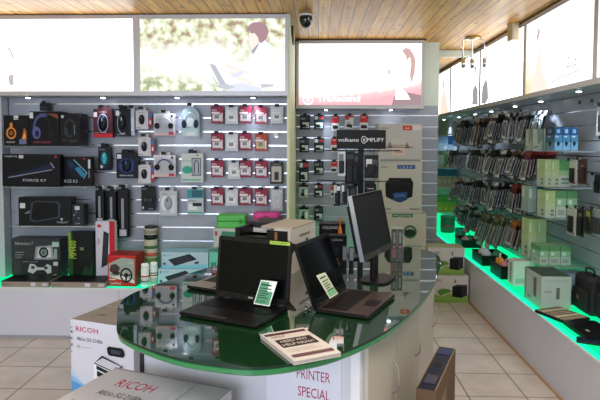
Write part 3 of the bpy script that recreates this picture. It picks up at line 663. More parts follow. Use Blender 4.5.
hook('empty steel hook with white price ticket right of the red and gold memory pack', at_y(276.5,136,YA).x, YA, at_y(276.5,136,YA).z, 0, .09, 'hooks on the back walls', TAGW)
def b_frame(t, W, H):
    card_mesh(W,H,'3a3634',[('r',.12,.10,.88,.80,C('b9b4ac')),('r',.34,.18,.66,.55,C('18181c')),('r',.2,.84,.8,.94,C('6a625c'))]).build('card', t)
    m = MB(); m.box((-W*.15,-.010,-H*.74),(W*.15,-.0018,-H*.40),BLKPLASTIC); m.build('adapter', t)
hang('fr','adapter_pack','dark framed pack with small black adapter at the end of the third memory row','adapter',(270,162,283,184),YA,.07,b_frame)
def b_clear(t, W, H):
    card_mesh(W,H,C('aeb4be'),[('r',.1,.1,.9,.9,C('c6ccd4'))],th=.001).build('card', t)
    m = MB(); m.rbox((-W*.40,-.018,-H*.80),(W*.40,-.001,-H*.12),.006,BLISTER,.002); m.build('blister', t)
    m = MB(); m.tube(spline([(-W*.2,-.008,-H*.7),(-W*.22,-.01,-H*.3),(0,-.01,-H*.2),(W*.22,-.01,-H*.3),(W*.1,-.01,-H*.55),(-W*.1,-.01,-H*.6)],5,False),.0028,C('f0f2f4')); m.build('cable', t)
hang('cl','cable_pack','clear blister with coiled white cable at the end of the lowest memory row','cable',(270.5,188,283,211),YA,.07,b_clear)

# mice, headsets, controllers
def mouse_part(t, cx, cz, w, h, body, trim, y=-.004):
    m = MB(); n = 16; rr = []
    for k,(s,d) in enumerate(((1,0),(1,.010),(.82,.018),(.45,.022))):
        rr.append([(cx+w/2*s*math.cos(2*math.pi*i/n), y-d, cz+h/2*s*math.sin(2*math.pi*i/n)*(1 if math.sin(2*math.pi*i/n)<0 else 1.0)) for i in range(n)])
    m.rings(rr, body, True); m.box((cx-w*.05,y-.026,cz+h*.12),(cx+w*.05,y-.018,cz+h*.34),trim); return m.build('mouse', t)
def b_mousebox(base, panel, trim, ops=(), D=.045, strip=None):
    def f(t, W, H):
        m = MB(); m.box((-W/2,0,-H+.0),(W/2,D,-.004),C(base)); m.box((-W*.3,D*.4,-.004),(W*.3,D*.4+.001,.022),C(base)); m.prints((-W/2,0,-H),(W,0,0),(0,0,H-.004),list(ops)); m.build('box', t)
        mouse_part(t, 0, -H*.50, W*.45, H*.52, C(panel), C(trim), -.001)
    return f
hang('m1','mouse_pack','dark red mouse pack with bright red foot strip, upper left','mouse',(93,107,112.5,136),YA,.07,
   b_mousebox('3c1c24','141824','b9c4dc',[('r',0,0,1,.13,C('c82c34')),('r',.0,.13,.22,.9,C('5a2430')),('r',.78,.13,1,.9,C('4a1c26')),('r',.02,.72,.20,.88,C('d4c8c8')),('o',.5,.5,.27,.34,.08,C('b8c6e6')),('t','GAMING',.3,.86,.06,.42,C('c8a8ac')),('t','laser mouse',.1,.15,.05,.6,C('caa'*2))]),hk='dark red mouse pack')
hang('m2','mouse_pack','tall black gaming mouse pack with white outline print beside the dark red one','mouse',(115,107,129.5,135),YA,.09,
   b_mousebox('12151c','1b2028','dfe6ee',[('r',.04,.76,.28,.94,C('d9dee4')),('o',.5,.5,.36,.42,.06,C('c9d2da'),110,300),('t','GAMING',.1,.05,.05,.6,C('9aa2b0')),('r',.0,.0,1,.035,C('39404c'))],.06),hk='tall black gaming mouse pack')
hang('m3','cable_box','slim white boxed cable hanging right of the tall black mouse pack','cable',(130.3,107.5,134.3,135.5),YA,.06,
   lambda t,W,H: (card_mesh(W,H,'c4ccdc',[('r',.2,.1,.8,.3,C('8f9cb8'))],th=.02).build('box',t), MB().box((-W*.3,-.004,-H*.8),(W*.3,-.0015,-H*.3),C('dfe5f0')).build('cable_coil',t)))
for k,(rc,lb) in enumerate((((135.5,108.5,148,127.6),'top'),((138.5,135.5,150,154.6),'middle'),((138.5,163,150,182.6),'bottom'))):
    def bm(t,W,H):
        b_mousebox('c8c6cc','20222a','7a8090',[('t','mouse',.25,.86,.07,.5,C('3a3c48')),('r',.06,.06,.4,.1,C('8a8c98'))],.045)(t,W,H)
        m = MB(); m.box((W/2+.001,.008,-H*.86),(W/2+.028,.010,-H*.10),C('a83444')); m.prints((W/2+.001,.008,-H*.86),(.027,0,0),(0,0,H*.76),[('r',0,.62,1,.95,C('4a6aa8')),('e',.5,.3,.3,.14,C('d8c8cc'))]); m.build('red_side_flap',t)
    hang('m4','mouse_pack','white boxed black mouse with red side flap, %s of the three'%lb,'mouse',rc,YA,.08,bm,'white mouse boxes in a column',lb+' white mouse box',True)
def b_headset(back, cup, band, ops=(), arch=False):
    def f(t, W, H):
        m = MB()
        if arch:
            pts = [(-W/2,-H),( W/2,-H),(W/2,-H*.35)]+[(W/2*math.cos(R(a)),-H*.35+H*.35*math.sin(R(a))) for a in range(15,180,15)]+[(-W/2,-H*.35)]
            m.rings([[(x,.0,z) for x,z in pts],[(x,.004,z) for x,z in pts]],C(back)); 
        else: m.box((-W/2,0,-H),(W/2,.03,-.004),C(back)); m.box((-W*.25,.012,-.004),(W*.25,.013,.022),C(back))
        m.prints((-W/2,0,-H),(W,0,0),(0,0,H),list(ops)); m.build('box', t)
        r = W*.32; cz = -H*.50
        m = MB(); m.tube([(r*math.cos(R(a)),-.012,cz+H*.30*math.sin(R(a))) for a in range(0,181,15)], .0045, C(band)); m.build('headband', t)
        for s in (-1,1):
            m = MB(); m.rings([[(s*r+W*q*math.cos(R(a)),-y,cz-H*.06+H*qq*math.sin(R(a))) for a in range(0,360,24)] for y,q,qq in ((.001,.10,.12),(.020,.12,.14),(.026,.07,.09))],C(cup),True); m.build('ear_cup', t)
    return f
hang('h1','headset_pack','white boxed black earphone headset, upper of the two skull print boxes','headset',(153.5,112,175,134),YA,.07,
   b_headset('c9c8d0','1a1b20','bdbfc6',[('r',.0,.84,1,1,C('dcdce2')),('t','headset',.08,.86,.06,.35,C('2c2c3a')),('e',.85,.88,.06,.06,C('2a2a34')),('r',.10,.10,.9,.80,C('aaaeb6')),('r',0,0,1,.08,C('d8b0b4')),('r',.7,.03,.95,.16,C('c03c50'))]),hk='upper skull print headset box')
hang('h2','headset_pack','white boxed headset with blue band, lower of the two skull print boxes','headset',(153.5,153.5,175.5,175.5),YA,.07,
   b_headset('c9c8d0','16171c','3a4a8c',[('r',.0,.84,1,1,C('dcdce2')),('t','headset',.08,.86,.06,.35,C('2c2c3a')),('e',.85,.88,.06,.06,C('2a2a34')),('r',.10,.10,.9,.80,C('b2b5bc')),('r',0,0,1,.08,C('d8b0b4')),('r',.7,.03,.95,.16,C('c03c50'))]),hk='lower skull print headset box')
hang('h3','headset_pack','arched clear pack with silver headset right of the skull print boxes','headset',(181,105,199.5,136),YA,.08,
   b_headset('9fb4bf','27344c','dfe8ee',[('p',[(.1,.05),(.9,.05),(.9,.5),(.1,.5)],C('b9d4dc')),('e',.5,.5,.22,.14,C('e2f0f2')),('r',.3,.06,.75,.18,C('dfe8ea')),('t','headset',.1,.30,.05,.4,C('3a7a80'))],True),hk='arched clear headset pack')
def b_greenbox(t,W,H):
    m = MB(); m.box((-W/2,0,-H),(W/2,.06,-.006),C('c2ccc8')); m.box((-W*.2,.02,-.006),(W*.2,.021,.016),C('2a2a30'))
    m.prints((-W/2,0,-H),(W,0,0),(0,0,H),[('e',.28,.42,.24,.13,C('2fa088')),('r',.04,.06,.9,.10,C('3aa58a')),('r',.48,.22,.92,.82,C('5a5f68')),('r',.52,.26,.88,.78,C('a9b2b8')),('r',.7,.88,.8,.93,C('c03c4c')),('t','ear phone',.06,.70,.05,.4,C('3a8a7a'))]); m.build('box',t)
    m = MB(); m.tube(spline([(W*.1,-.006,-H*.7),(W*.12,-.006,-H*.35),(W*.2,-.006,-H*.27),(W*.3,-.006,-H*.35),(W*.3,-.006,-H*.7)],4,False),.003,C('38404c')); m.build('earphone_cable',t)
hang('g1','earphone_box','white and green earphone box with window under the arched pack','earphones',(181,151,203,181),YA,.09,b_greenbox,hk='white and green earphone box')
hang('m5','mouse_pack','small black mouse pack with cyan mouse picture','mouse',(98,145,111,169),YA,.06,
   b_mousebox('14171e','3fb0c4','cfeef4',[('e',.25,.16,.12,.08,C('c8ced4')),('t','MOUSE',.1,.86,.07,.4,C('aab2bc')),('o',.5,.5,.34,.36,.1,C('1f5668'))],.02),hk='small black mouse pack')
hang('m6','mouse_pack','square black box with blue swirl print and mouse','mouse',(116,151,137.5,177),YA,.10,
   b_mousebox('0f131e','10182c','3a6ac0',[('r',.04,.78,.24,.95,C('c9d0da')),('o',.5,.5,.40,.30,.18,C('20387c'),20,330),('o',.5,.5,.30,.22,.2,C('2f55a8'),160,420),('t','GAMING MOUSE',.15,.08,.06,.65,C('c8d0dc'))],.07),hk='square black blue swirl box')
def b_tube(t,W,H):
    m = MB(); m.rbox((-W/2,-.0,-H),(W/2,.05,-.015),.012,C('14151a'),.004); m.box((-W*.2,.02,-.016),(W*.2,.021,.020),C('202228')); m.build('box',t)
    m = MB(); m.box((-W*.12,-.002,-H*.82),(W*.10,.001,-H*.22),C('8d939c')); m.box((-W*.3,-.002,-H*.97),(W*.3,.001,-H*.84),C('b9bcc0')); m.build('label_strip',t)
for k,(rc,lb) in enumerate((((94.5,187,104,223),'leftmost'),((106,187.5,116,224),'middle'))):
    hang('t%d'%k,'tripod_box','long black camera tripod box with grey lettering, %s of three'%lb,'tripod box',rc,YA,.10,b_tube,'long black boxes',lb+' long black box')
hang('t3','tripod_box','longest black box, right of the two shorter ones','tripod box',(116.5,186,128.3,237),YA,.10,b_tube,'long black boxes','longest black box')
def b_pad(t,W,H):
    card_mesh(W,H,'15161a',[('t','PAD',.1,.86,.08,.3,C('8a9098')),('e',.12,.12,.08,.06,C('b8bcc0')),('r',.5,.05,.9,.1,C('6a7078'))],th=.02).build('box',t)
    m = MB(); z = -H*.5
    for s in (-1,1): m.rings([[(s*W*.22+W*q*math.cos(R(a)),-y,z+H*.13*q/.16*math.sin(R(a))) for a in range(0,360,30)] for y,q in ((.001,.16),(.012,.17),(.018,.10))],C('3c4048'),True)
    m.box((-W*.22,-.014,z-.008),(W*.22,-.001,z+.010),C('3c4048')); m.build('controller',t)
hang('p1','game_controller_pack','black pack with grey game controller left of the white mouse pack','game controller',(141,186.5,154.7,211),YA,.06,b_pad,hk='black game controller pack')
hang('m7','mouse_pack','rounded clear white pack with a silver mouse below the headsets','mouse',(159.5,189,177,214.5),YA,.07,
   b_mousebox('b9c0c6','9aa2aa','2a2e34',[('e',.30,.5,.22,.3,C('dfe4e8')),('r',.6,.1,.9,.8,C('d0d5da')),('t','MINI',.1,.84,.07,.3,C('5a6068'))],.02),hk='rounded clear mouse pack')
def b_teal(t,W,H):
    card_mesh(W,H,'b4c4c6',[('r',.0,.62,1,.95,C('3f8f9c')),('r',.30,.66,.95,.90,C('2c5f6c')),('r',.04,.05,.96,.10,C('3aa090')),('r',.1,.18,.6,.40,C('dde4e4')),('t','adapter',.08,.5,.06,.5,C('40484c'))],th=.02).build('box',t)
    m = MB(); m.box((-W*.15,-.012,-H*.62),(W*.38,-.001,-H*.50),C('2b3034')); m.build('adapter',t)
hang('a1','adapter_pack','teal and white adapter pack left of the lowest memory row','adapter',(187,188,203.5,215),YA,.07,b_teal,hk='teal and white adapter pack')

# glass shelf with gaming headset boxes, keyboards on brackets
def glass_shelf(label, x0, x1, Yw, D, z, group='clear wall shelves', rz=0, c=None):
    L = x1-x0; t = thing('glass_shelf', label, 'shelf', ((x0+x1)/2 if c is None else c[0], Yw if c is None else c[1], z), rz, group)
    MB().box((-L/2,-D,-.006),(L/2,-.0,0),GLASS).build('glass_panel',t)
    k = max(2,int(L/.35)+1)
    for i in range(k):
        x = -L/2+.05+(L-.1)*i/(k-1); m = MB(); m.box((x-.004,-D*.85,-.012),(x+.004,-.0,-.006),HOOKM); m.box((x-.004,-.010,-.016),(x+.004,-.0,-.006),HOOKM); m.build('bracket',t)
    return t
def X(px, Y): return at_y(px,143,Y).x
def Zy(py, Y): return at_y(200,py,Y).z
yf = 4.28                                                  # front plane of the shelf goods
z1_ = Zy(146.5, yf)
glass_shelf('clear shelf carrying the gaming headset boxes', X(4,yf)-.02, X(86,yf), YA, .25, z1_)
def pic_box(name, label, cat, x0, x1, y0, y1, Y, D, col, front, group=None, zb=None, **k):
    z = Zy(y1,Y) if zb is None else zb
    xa, xb = X(x0,Y), X(x1,Y); return carton(name, label, cat, ((xa+xb)/2,Y,z), 0, xb-xa, D, (y1-y0)*Y/FL, col, front=front, group=group, **k)
OR = C('d2813a'); gh = 'boxed gaming headsets on the top left shelf'
pic_box('headset_box','black headset box with orange headset picture','headset box',4,29,115,146,yf,.16,'16171d',
  [('o',.30,.42,.20,.20,.30,OR),('e',.30,.42,.08,.08,C('8a5428')),('r',.25,.60,.36,.76,OR),('p',[(.70,.2),(.92,.22),(.9,.5),(.82,.6),(.76,.38)],C('b0622c')),('p',[(.74,.24),(.88,.26),(.85,.44)],C('e8b060')),('r',.62,.06,.90,.22,C('6a6e96')),('r',.42,.86,.60,.99,C('d6d8dc')),('t','HEADSET',.10,.10,.05,.36,C('c8c8cc')),('o',.45,.6,.40,.32,.08,C('2a2c36'),20,160)],gh,zb=z1_)
pic_box('headset_box','black headset box with violet blue headset picture, tallest on the shelf','headset box',29.6,59.5,111,146,yf,.17,'0e0f16',
  [('o',.45,.50,.33,.44,.22,C('4a4f86'),60,190),('e',.24,.38,.14,.18,C('565c94')),('e',.26,.36,.07,.10,C('23264a')),('o',.45,.5,.30,.40,.3,C('1c1d26'),-20,70),('p',[(.5,.95),(.95,.92),(.98,.78),(.7,.90)],C('7a4038')),('r',.02,.80,.14,.97,C('cfd3dc')),('t','GAMING HEADSET',.12,.08,.06,.6,C('a04a68')),('e',.75,.35,.12,.16,C('1c1e2a'))],gh,zb=z1_)
pic_box('headset_box','dark headset box with faint grey print at the right end of the shelf','headset box',60.2,80,113,146,yf,.15,'14161a',
  [('o',.5,.55,.3,.3,.3,C('2c3136')),('e',.3,.45,.1,.12,C('33383e')),('r',.6,.3,.85,.7,C('23272c')),('r',.72,.35,.76,.65,C('6c7278')),('r',.08,.86,.2,.94,C('b8bcc0')),('t','X7',.15,.15,.07,.2,C('6a4a4a')),('r',.45,.12,.85,.2,C('3a3032'))],gh,zb=z1_)
hang('pk','cable_pack','flat dark pack hanging above the violet headset box','cable',(39.5,103,51.5,110.8),YA,.05,lambda t,W,H: (card_mesh(W,H,'23262e',[('r',.1,.2,.6,.5,C('3a3f4c'))]).build('card',t), MB().box((-W*.3,-.006,-H*.8),(W*.3,-.0016,-H*.5),C('2c3038')).build('cable_coil',t)))
z2_ = Zy(187.5, 4.24)
glass_shelf('clear shelf carrying the two keyboard boxes', X(5,4.24), X(91.5,4.24), YA, .30, z2_)
def kb_pic(col1, col2): return [('p',[(.10,.32),(.80,.74),(.86,.66),(.88,.58),(.22,.26)],C(col1)),('p',[(.12,.36),(.78,.74),(.82,.68),(.18,.33)],C(col2)),('l',.10,.27,.86,.53,.006,C('8a92a8'))]
pic_box('keyboard_box','long black keyboard box lettered FORCE K7','keyboard box',1.5,59.5,154,187,4.24,.06,'0d0e14',
  kb_pic('1b2444','141a30')+[('t','GIGABYTE',.04,.90,.05,.22,C('c9ccd6')),('r',.29,.87,.37,.97,C('b9bcc4')),('t','FORCE K7',.36,.16,.075,.40,C('c2c8d6')),('e',.93,.93,.02,.03,C('c03040')),('l',.84,.75,.90,.58,.006,C('9aa2b4'))],'keyboard boxes on the left shelf',zb=z2_,tilt=.6)
pic_box('keyboard_box','black keyboard box with cyan lit keys behind the FORCE K7 box','keyboard box',47,91,157.5,187.5,4.31,.06,'0d0e14',
  [('p',[(.42,.88),(.60,.90),(.90,.45),(.80,.25),(.60,.35),(.42,.62)],C('101c30')),('p',[(.62,.60),(.72,.66),(.86,.40),(.78,.30)],C('2f7fa8')),('p',[(.45,.86),(.56,.86),(.66,.66),(.52,.55)],C('1b3350')),('l',.60,.90,.90,.45,.006,C('7cb4d4')),('l',.90,.45,.82,.26,.006,C('7cb4d4')),('t','FORCE K3',.26,.12,.10,.42,C('c2c8d6')),('e',.84,.93,.025,.03,C('c03040')),('r',.93,.6,.98,.9,C('c9ccd4')),('r',.94,.28,.96,.55,C('8a8e98'))],'keyboard boxes on the left shelf',zb=z2_)
z3_ = Zy(227, 4.26)
glass_shelf('clear shelf carrying the drawing tablet box', X(8,4.26), X(88,4.26), YA, .26, z3_)
pic_box('tablet_box','wide black box with a dark drawing tablet picture and white sticker','tablet box',17,70,197.5,226.5,4.26,.10,'15171c',
  [('p',[(.20,.20),(.24,.80),(.34,.88),(.74,.86),(.80,.78),(.78,.28),(.60,.22),(.30,.12)],C('3a4250')),('p',[(.24,.26),(.28,.78),(.36,.84),(.72,.82),(.76,.74),(.74,.32),(.58,.27),(.32,.18)],C('08090d')),('p',[(.10,.42),(.22,.56),(.2,.44)],C('7a7c88')),('r',.03,.62,.13,.80,C('c9ccd0')),('t','TABLET',.72,.10,.06,.22,C('aeb4bc')),('e',.82,.24,.02,.04,C('c0c4ca'))],'boxes on the lowest left shelf',zb=z3_)
pic_box('webcam_box','small dark grey box with constellation print right of the tablet box','webcam box',69.8,82.5,205,227,4.27,.09,'262b33',
  [('r',.30,.74,.68,.92,C('b9bec4')),('o',.45,.45,.30,.24,.12,C('4a525e')),('e',.25,.5,.05,.04,C('8a94a2')),('e',.6,.36,.05,.04,C('8a94a2')),('e',.42,.60,.04,.03,C('8a94a2')),('t','CAM',.3,.08,.07,.4,C('b0b6be'))],'boxes on the lowest left shelf',zb=z3_)

# goods on the left plinth (top at .382, led rib in front)
ZP = .382
def Yp(py): return at_z(300, py, ZP).y                    # depth where a picture row meets the plinth top
slabs = [((-2,46),'keyboard carton lying flat at the far left with dark top'),((48,103.5),'keyboard carton lying flat below the green and black box')]
for (x0,x1),lb in slabs:
    Y = 4.096; xa, xb = X(x0,Y), X(x1,Y)
    carton('keyboard_carton',lb,'keyboard box',((xa+xb)/2,Y,ZP),0,xb-xa,.19,.045,'8a7a6c',topc=C('15171b'),
       front=[('r',0,0,1,.9,C('94857a')),('r',.0,.88,1,1,C('1a1c20')),('r',.62,.15,.72,.75,C('c9c6cc')),('r',.86,.2,.97,.7,C('b9b4ba')),('t','keyboard',.03,.3,.35,.18,C('6a5c54'))],group='flat keyboard cartons')
YS = 4.30
carton('computer_case_box','large dark grey box with a game console photo, behind the flat carton','console box',((X(9.5,4.34)+X(58,4.34))/2,4.34,ZP+.0),0,X(58,4.34)-X(9.5,4.34),.13,(283-241)*4.34/FL,'3b3d40',
  front=[('t','Adventure 7',.06,.84,.08,.38,C('a8acb0')),('p',[(.46,.46),(.50,.80),(.84,.84),(.88,.50),(.70,.44)],C('8f959a')),('p',[(.52,.52),(.55,.76),(.80,.78),(.83,.54)],C('c4c8ca')),('o',.66,.66,.10,.13,.4,C('1c1e20')),('e',.66,.66,.05,.07,C('4a6e5a')),('r',.84,.80,.98,.92,C('9fc4b4')),('r',.88,.50,.94,.75,C('8aa49a')),
   ('l',.07,.66,.26,.66,.006,C('80868a')),('l',.07,.60,.24,.60,.006,C('80868a')),('l',.07,.54,.20,.54,.006,C('80868a'))])
carton('game_controller_box','grey box with white game controller photo in front of the console box','controller box',((X(8,4.20)+X(50,4.20))/2,4.325,ZP),0,X(49,4.20)-X(8,4.20)-.01,.012,(283-262)*4.2/FL,'2e3134',
  front=[('p',[(.18,.40),(.24,.80),(.36,.78),(.44,.62),(.60,.62),(.70,.80),(.80,.70),(.80,.36),(.70,.30),(.62,.50),(.42,.48),(.32,.30)],C('b9bec0')),('e',.32,.62,.05,.08,C('3a3e42')),('e',.66,.6,.05,.08,C('3a3e42')),('p',[(.60,.10),(.92,.30),(.98,.16),(.7,.04)],C('8fa49c')),('t','wireless controller',.06,.88,.07,.4,C('9aa0a4')),('r',.86,.72,.98,.92,C('b9bec0'))])
carton('graphics_card_box','black box with yellow green side and sideways lettering MM400','accessory box',((X(66,4.36)+X(93,4.36))/2,4.36,ZP),0,X(92,4.36)-X(66.5,4.36),.08,(284-236)*4.36/FL,'0f1310',
  front=[('r',0,0,.16,1,C('2c4a1c')),('r',.0,.45,.1,1,C('7a9a2c')),('t','MM400',.30,.44,.13,.70,C('a8c83c'),90),('t','gaming mat',.14,.44,.05,.40,C('8aa04a'),90),('r',.42,.36,.97,.96,C('151a16')),('p',[(.5,.1),(.65,.3),(.8,.2),(.95,.42),(.95,.05),(.5,.04)],C('1f3a24')),('l',.42,.5,.97,.5,.003,C('2c3a2c')),('r',.45,.62,.60,.68,C('6a7a5a'))])
carton('keyboard_box','upright white keyboard box with red side standing left of the racing wheel box','keyboard box',((X(94,4.30)+X(113.5,4.30))/2,4.30,ZP),0,X(113.5,4.30)-X(94.3,4.30),.05,(284-223)*4.33/FL,'c6c6d0',
  front=[('r',.72,.0,1,1,C('b81c2c')),('p',[(.28,.22),(.60,.28),(.70,.80),(.42,.84)],C('22242a')),('p',[(.31,.26),(.56,.31),(.65,.77),(.45,.80)],C('2f323a')),('t','Genius',.22,.62,.06,.3,C('a02c3c'),90),('r',.1,.04,.66,.10,C('9aa4b8')),('r',.1,.90,.3,.95,C('c03040'))])
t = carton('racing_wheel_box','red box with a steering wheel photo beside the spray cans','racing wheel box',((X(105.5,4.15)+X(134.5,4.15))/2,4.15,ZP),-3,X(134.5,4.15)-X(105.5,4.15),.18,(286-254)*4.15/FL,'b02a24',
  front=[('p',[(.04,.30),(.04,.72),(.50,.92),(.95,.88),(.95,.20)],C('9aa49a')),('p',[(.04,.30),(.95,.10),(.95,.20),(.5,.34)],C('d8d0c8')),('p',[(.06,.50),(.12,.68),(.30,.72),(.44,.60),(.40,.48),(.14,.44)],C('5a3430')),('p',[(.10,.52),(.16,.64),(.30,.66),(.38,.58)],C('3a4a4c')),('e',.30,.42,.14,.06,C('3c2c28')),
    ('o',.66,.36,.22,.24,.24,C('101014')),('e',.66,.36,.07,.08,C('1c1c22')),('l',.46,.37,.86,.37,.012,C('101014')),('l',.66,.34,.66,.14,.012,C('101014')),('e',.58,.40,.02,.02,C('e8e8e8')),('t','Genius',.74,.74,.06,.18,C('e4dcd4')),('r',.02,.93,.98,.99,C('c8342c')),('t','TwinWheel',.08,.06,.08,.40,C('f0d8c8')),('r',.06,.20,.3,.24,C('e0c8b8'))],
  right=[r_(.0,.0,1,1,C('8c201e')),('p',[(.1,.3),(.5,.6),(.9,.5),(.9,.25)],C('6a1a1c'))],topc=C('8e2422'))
def can(label, name, cat, px, pyb, Y, r, h, body, bands, cap, capc, group):
    t = thing(name, label, cat, (X(px,Y),Y,ZP), 0, group)
    m = MB(); m.lathe([(r*.96,0),(r,.004),(r,h-.006),(r*.9,h)], C(body,.3)); 
    for a,b,c_ in bands: m.lathe([(r+.0006,h*a),(r+.0006,h*b)], C(c_,.3))
    m.build('body', t)
    if cap: m = MB(); m.lathe([(r*.9,h),(r*.92,h+cap*.85),(r*.7,h+cap)], C(capc,.4)); m.build('cap', t)
    return t
can('tall cylindrical tin with coloured bands behind the spray cans','disc_tub','tub',149.8,262,4.425,.052,.40,'b9b09c',[(.05,.20,'8a5a48'),(.30,.42,'6a8a4c'),(.45,.52,'c8584a'),(.60,.66,'3c6a44'),(.78,.88,'22242a'),(.90,.97,'8a8c78')],.02,'3a3c40',None)
can('white spray can in front of the tall tin, left of the pair','spray_can','spray can',143.5,284,4.16,.030,.145,'dfe6e4',[(.15,.45,'c8ccc8'),(.5,.58,'b84a44'),(.25,.32,'5a5c60')],.028,'eef4f2','spray cans on the left plinth')
can('white spray can in front of the tall tin, right of the pair','spray_can','spray can',152.6,284,4.19,.028,.15,'d4dcda',[(.12,.40,'a8b4ac'),(.5,.58,'c05a4c'),(.62,.68,'5c7a70')],.028,'e8f2ee','spray cans on the left plinth')
def kbx(label, x0,x1,y0,y1,Y,zb):
    return pic_box('keyboard_set_box',label,'keyboard box',x0,x1,y0,y1,Y,.16,'a9c4d0',
      [('r',0,.0,1,.14,C('58b4c8')),('p',[(0,.10),(1,.25),(1,.0),(0,0)],C('7cc8d4')),('p',[(.14,.52),(.60,.90),(.76,.56),(.28,.12)],C('23262b')),('p',[(.17,.50),(.59,.84),(.72,.57),(.29,.18)],C('31353b')),('p',[(.70,.36),(.80,.44),(.80,.30),(.72,.26)],C('2a2d32')),('e',.06,.26,.03,.08,C('35506a')),('e',.05,.80,.015,.05,C('3a4a5a')),('t','wireless desktop',.08,.80,.06,.14,C('4a6070'))],
      'stacked blue keyboard set boxes',zb=zb,topc=C('7fb6c4'))
kbx('blue and white keyboard set box, lower of the stack of two',157,203,267.5,285,4.18,ZP)
zk_ = ZP+(285-267.5)*4.18/FL
kbx('blue and white keyboard set box, upper of the stack of two',160.5,207.5,250.5,266.5,4.21,zk_+.0005)
pic_box('router_box','turquoise box standing right of the blue keyboard set boxes','router box',208.5,217.5,252,285,4.22,.2,'6cc0a8',[('r',.1,.1,.9,.3,C('a8dcc8')),('r',.2,.5,.8,.7,C('3a8a78'))],zb=ZP)
zs_ = Zy(247, 4.26)
glass_shelf('clear shelf behind the laptops with small green and pink boxes', X(209,4.26), X(284,4.26), YA, .26, zs_)
pic_box('speaker_box','white box with teal picture under the bright green box','speaker box',213,241.5,228,247,4.27,.14,'b4bcb4',[('p',[(.2,.15),(.3,.85),(.85,.8),(.9,.2)],C('3f7a68')),('r',.05,.6,.14,.85,C('b03c4c')),('t','speaker',.3,.1,.1,.4,C('d8dcd8'))],zb=zs_)
zsb = zs_+19*4.27/FL
t = thing('storage_case','bright green plastic storage case on top of the white speaker box','storage case',((X(216,4.28)+X(245,4.28))/2,4.28,zsb+.0008))
Wg = X(245,4.28)-X(216.3,4.28); Hg = 13*4.28/FL; gm = P('bright_green_plastic','3fae34',.3)
MB().rbox((-Wg/2,0,0),(Wg/2,.12,Hg*.52),.012,gm,.004).build('base_shell',t); MB().rbox((-Wg/2,0,Hg*.54),(Wg/2,.12,Hg),.012,gm,.006).build('lid_shell',t); MB().box((Wg*.30,-.004,Hg*.3),(Wg*.40,.001,Hg*.7),C('2a8a24')).build('latch',t)
pk = P('bright_pink_plastic','cf2f86',.35)
pic_box('speaker_box','white box mostly hidden behind the printer under the pink case','speaker box',250,281,224,247,4.29,.12,'b8b4bc',[('r',.1,.1,.9,.8,C('a0909c'))],zb=zs_)
t = thing('storage_case','bright pink plastic storage case beside the green one','storage case',((X(253,4.30)+X(279,4.30))/2,4.30,zs_+23*4.29/FL+.0008))
Wg = X(279,4.28)-X(253,4.28); MB().rbox((-Wg/2,0,0),(Wg/2,.10,.045),.012,pk,.004).build('base_shell',t); MB().rbox((-Wg/2,0,.047),(Wg/2,.10,.085),.012,pk,.006).build('lid_shell',t); MB().box((-.02,-.004,.03),(.02,.001,.062),C('a02468')).build('latch',t)

# ------------------------------------------------------------------ right hand back wall: ink packs and printer cartons
def b_ink(col, ops, chip='2a2c30'):
    def f(t, W, H):
        m = MB(); m.box((-W/2,0,-H+.0),(W/2,.035,-.012),C(col)); m.box((-W/2,.0,-.013),(W/2,.002,.012),C(col)); m.prints((-W/2,0,-H),(W,0,0),(0,0,H+.010),list(ops)); m.build('box',t)
        m = MB(); m.box((-W*.30,-.004,-H*.86),(W*.10,-.0006,-H*.62),C(chip)); m.build('cartridge',t)
    return f
ik_a = ('1a2024',[('r',.05,.62,.95,.92,C('3c4650')),('r',.25,.10,.92,.50,C('c4cac8')),('t','INK',.12,.70,.12,.4,C('d4dadc')),('r',.55,.14,.85,.24,C('6a9a9c'))])
ik_b = ('16303c',[('r',.06,.70,.4,.92,C('d8dee0')),('r',.5,.72,.95,.9,C('b03a44')),('r',.20,.08,.9,.48,C('cfd6d6')),('r',.30,.12,.7,.26,C('3a8a90'))])
ik_c = ('b4bab6',[('r',.0,.80,1,.98,C('20262a')),('r',.30,.10,.7,.65,C('2c6a74')),('r',.6,.2,.92,.6,C('dfe4e0'))])
rd = ('c8c8c8',[('r',.0,.52,1,1,C('b82c34')),('t','Canon',.1,.84,.10,.6,C('efe6e6')),('r',.12,.14,.88,.34,C('24262a'))])
rd2 = ('c9c7c6',[('r',.0,.66,.5,1,C('b83a3c')),('r',.5,.82,1,1,C('b83a3c')),('e',.7,.2,.18,.14,C('3a3436')),('r',.2,.4,.6,.5,C('8a8486'))])
G2 = 'ink and cartridge packs on the right back wall'
ink = [((300,115,310,128),ik_a,'black and grey ink pack','top row','first'),((314,115,324,128),ik_b,'dark teal ink pack','top row','second'),((332,115.5,339,129.5),rd,'red and white cartridge pack','top row','third'),
 ((345,115,353.5,127.5),rd2,'white pack with red corner','top row','fourth'),((360,115,368,129),rd,'red and white cartridge pack','top row','last'),
 ((299.5,138,309,151),ik_a,'black and grey ink pack','second row','first'),((314,138,324,151),ik_b,'dark teal ink pack','second row','second'),((331,138,338,151),rd,'red and white cartridge pack','second row','third'),
 ((299,161,308.5,181),ik_b,'tall dark teal ink pack','third row','first'),((314,161,323.5,173.5),ik_a,'black and grey ink pack','third row','second'),((331,161,337,171.5),rd,'red and white cartridge pack','third row','third'),
 ((299,184,308,196.5),ik_c,'white and black ink pack','fourth row','first'),((314,184,323,196),ik_b,'dark teal ink pack','fourth row','second'),((330.5,184,337,196),rd,'red and white cartridge pack','fourth row','third'),
 ((299,206.5,308.5,219.5),ik_c,'white and black ink pack','lowest row','first'),((314,206.5,323,219.5),ik_a,'black and grey ink pack','lowest row','second')]
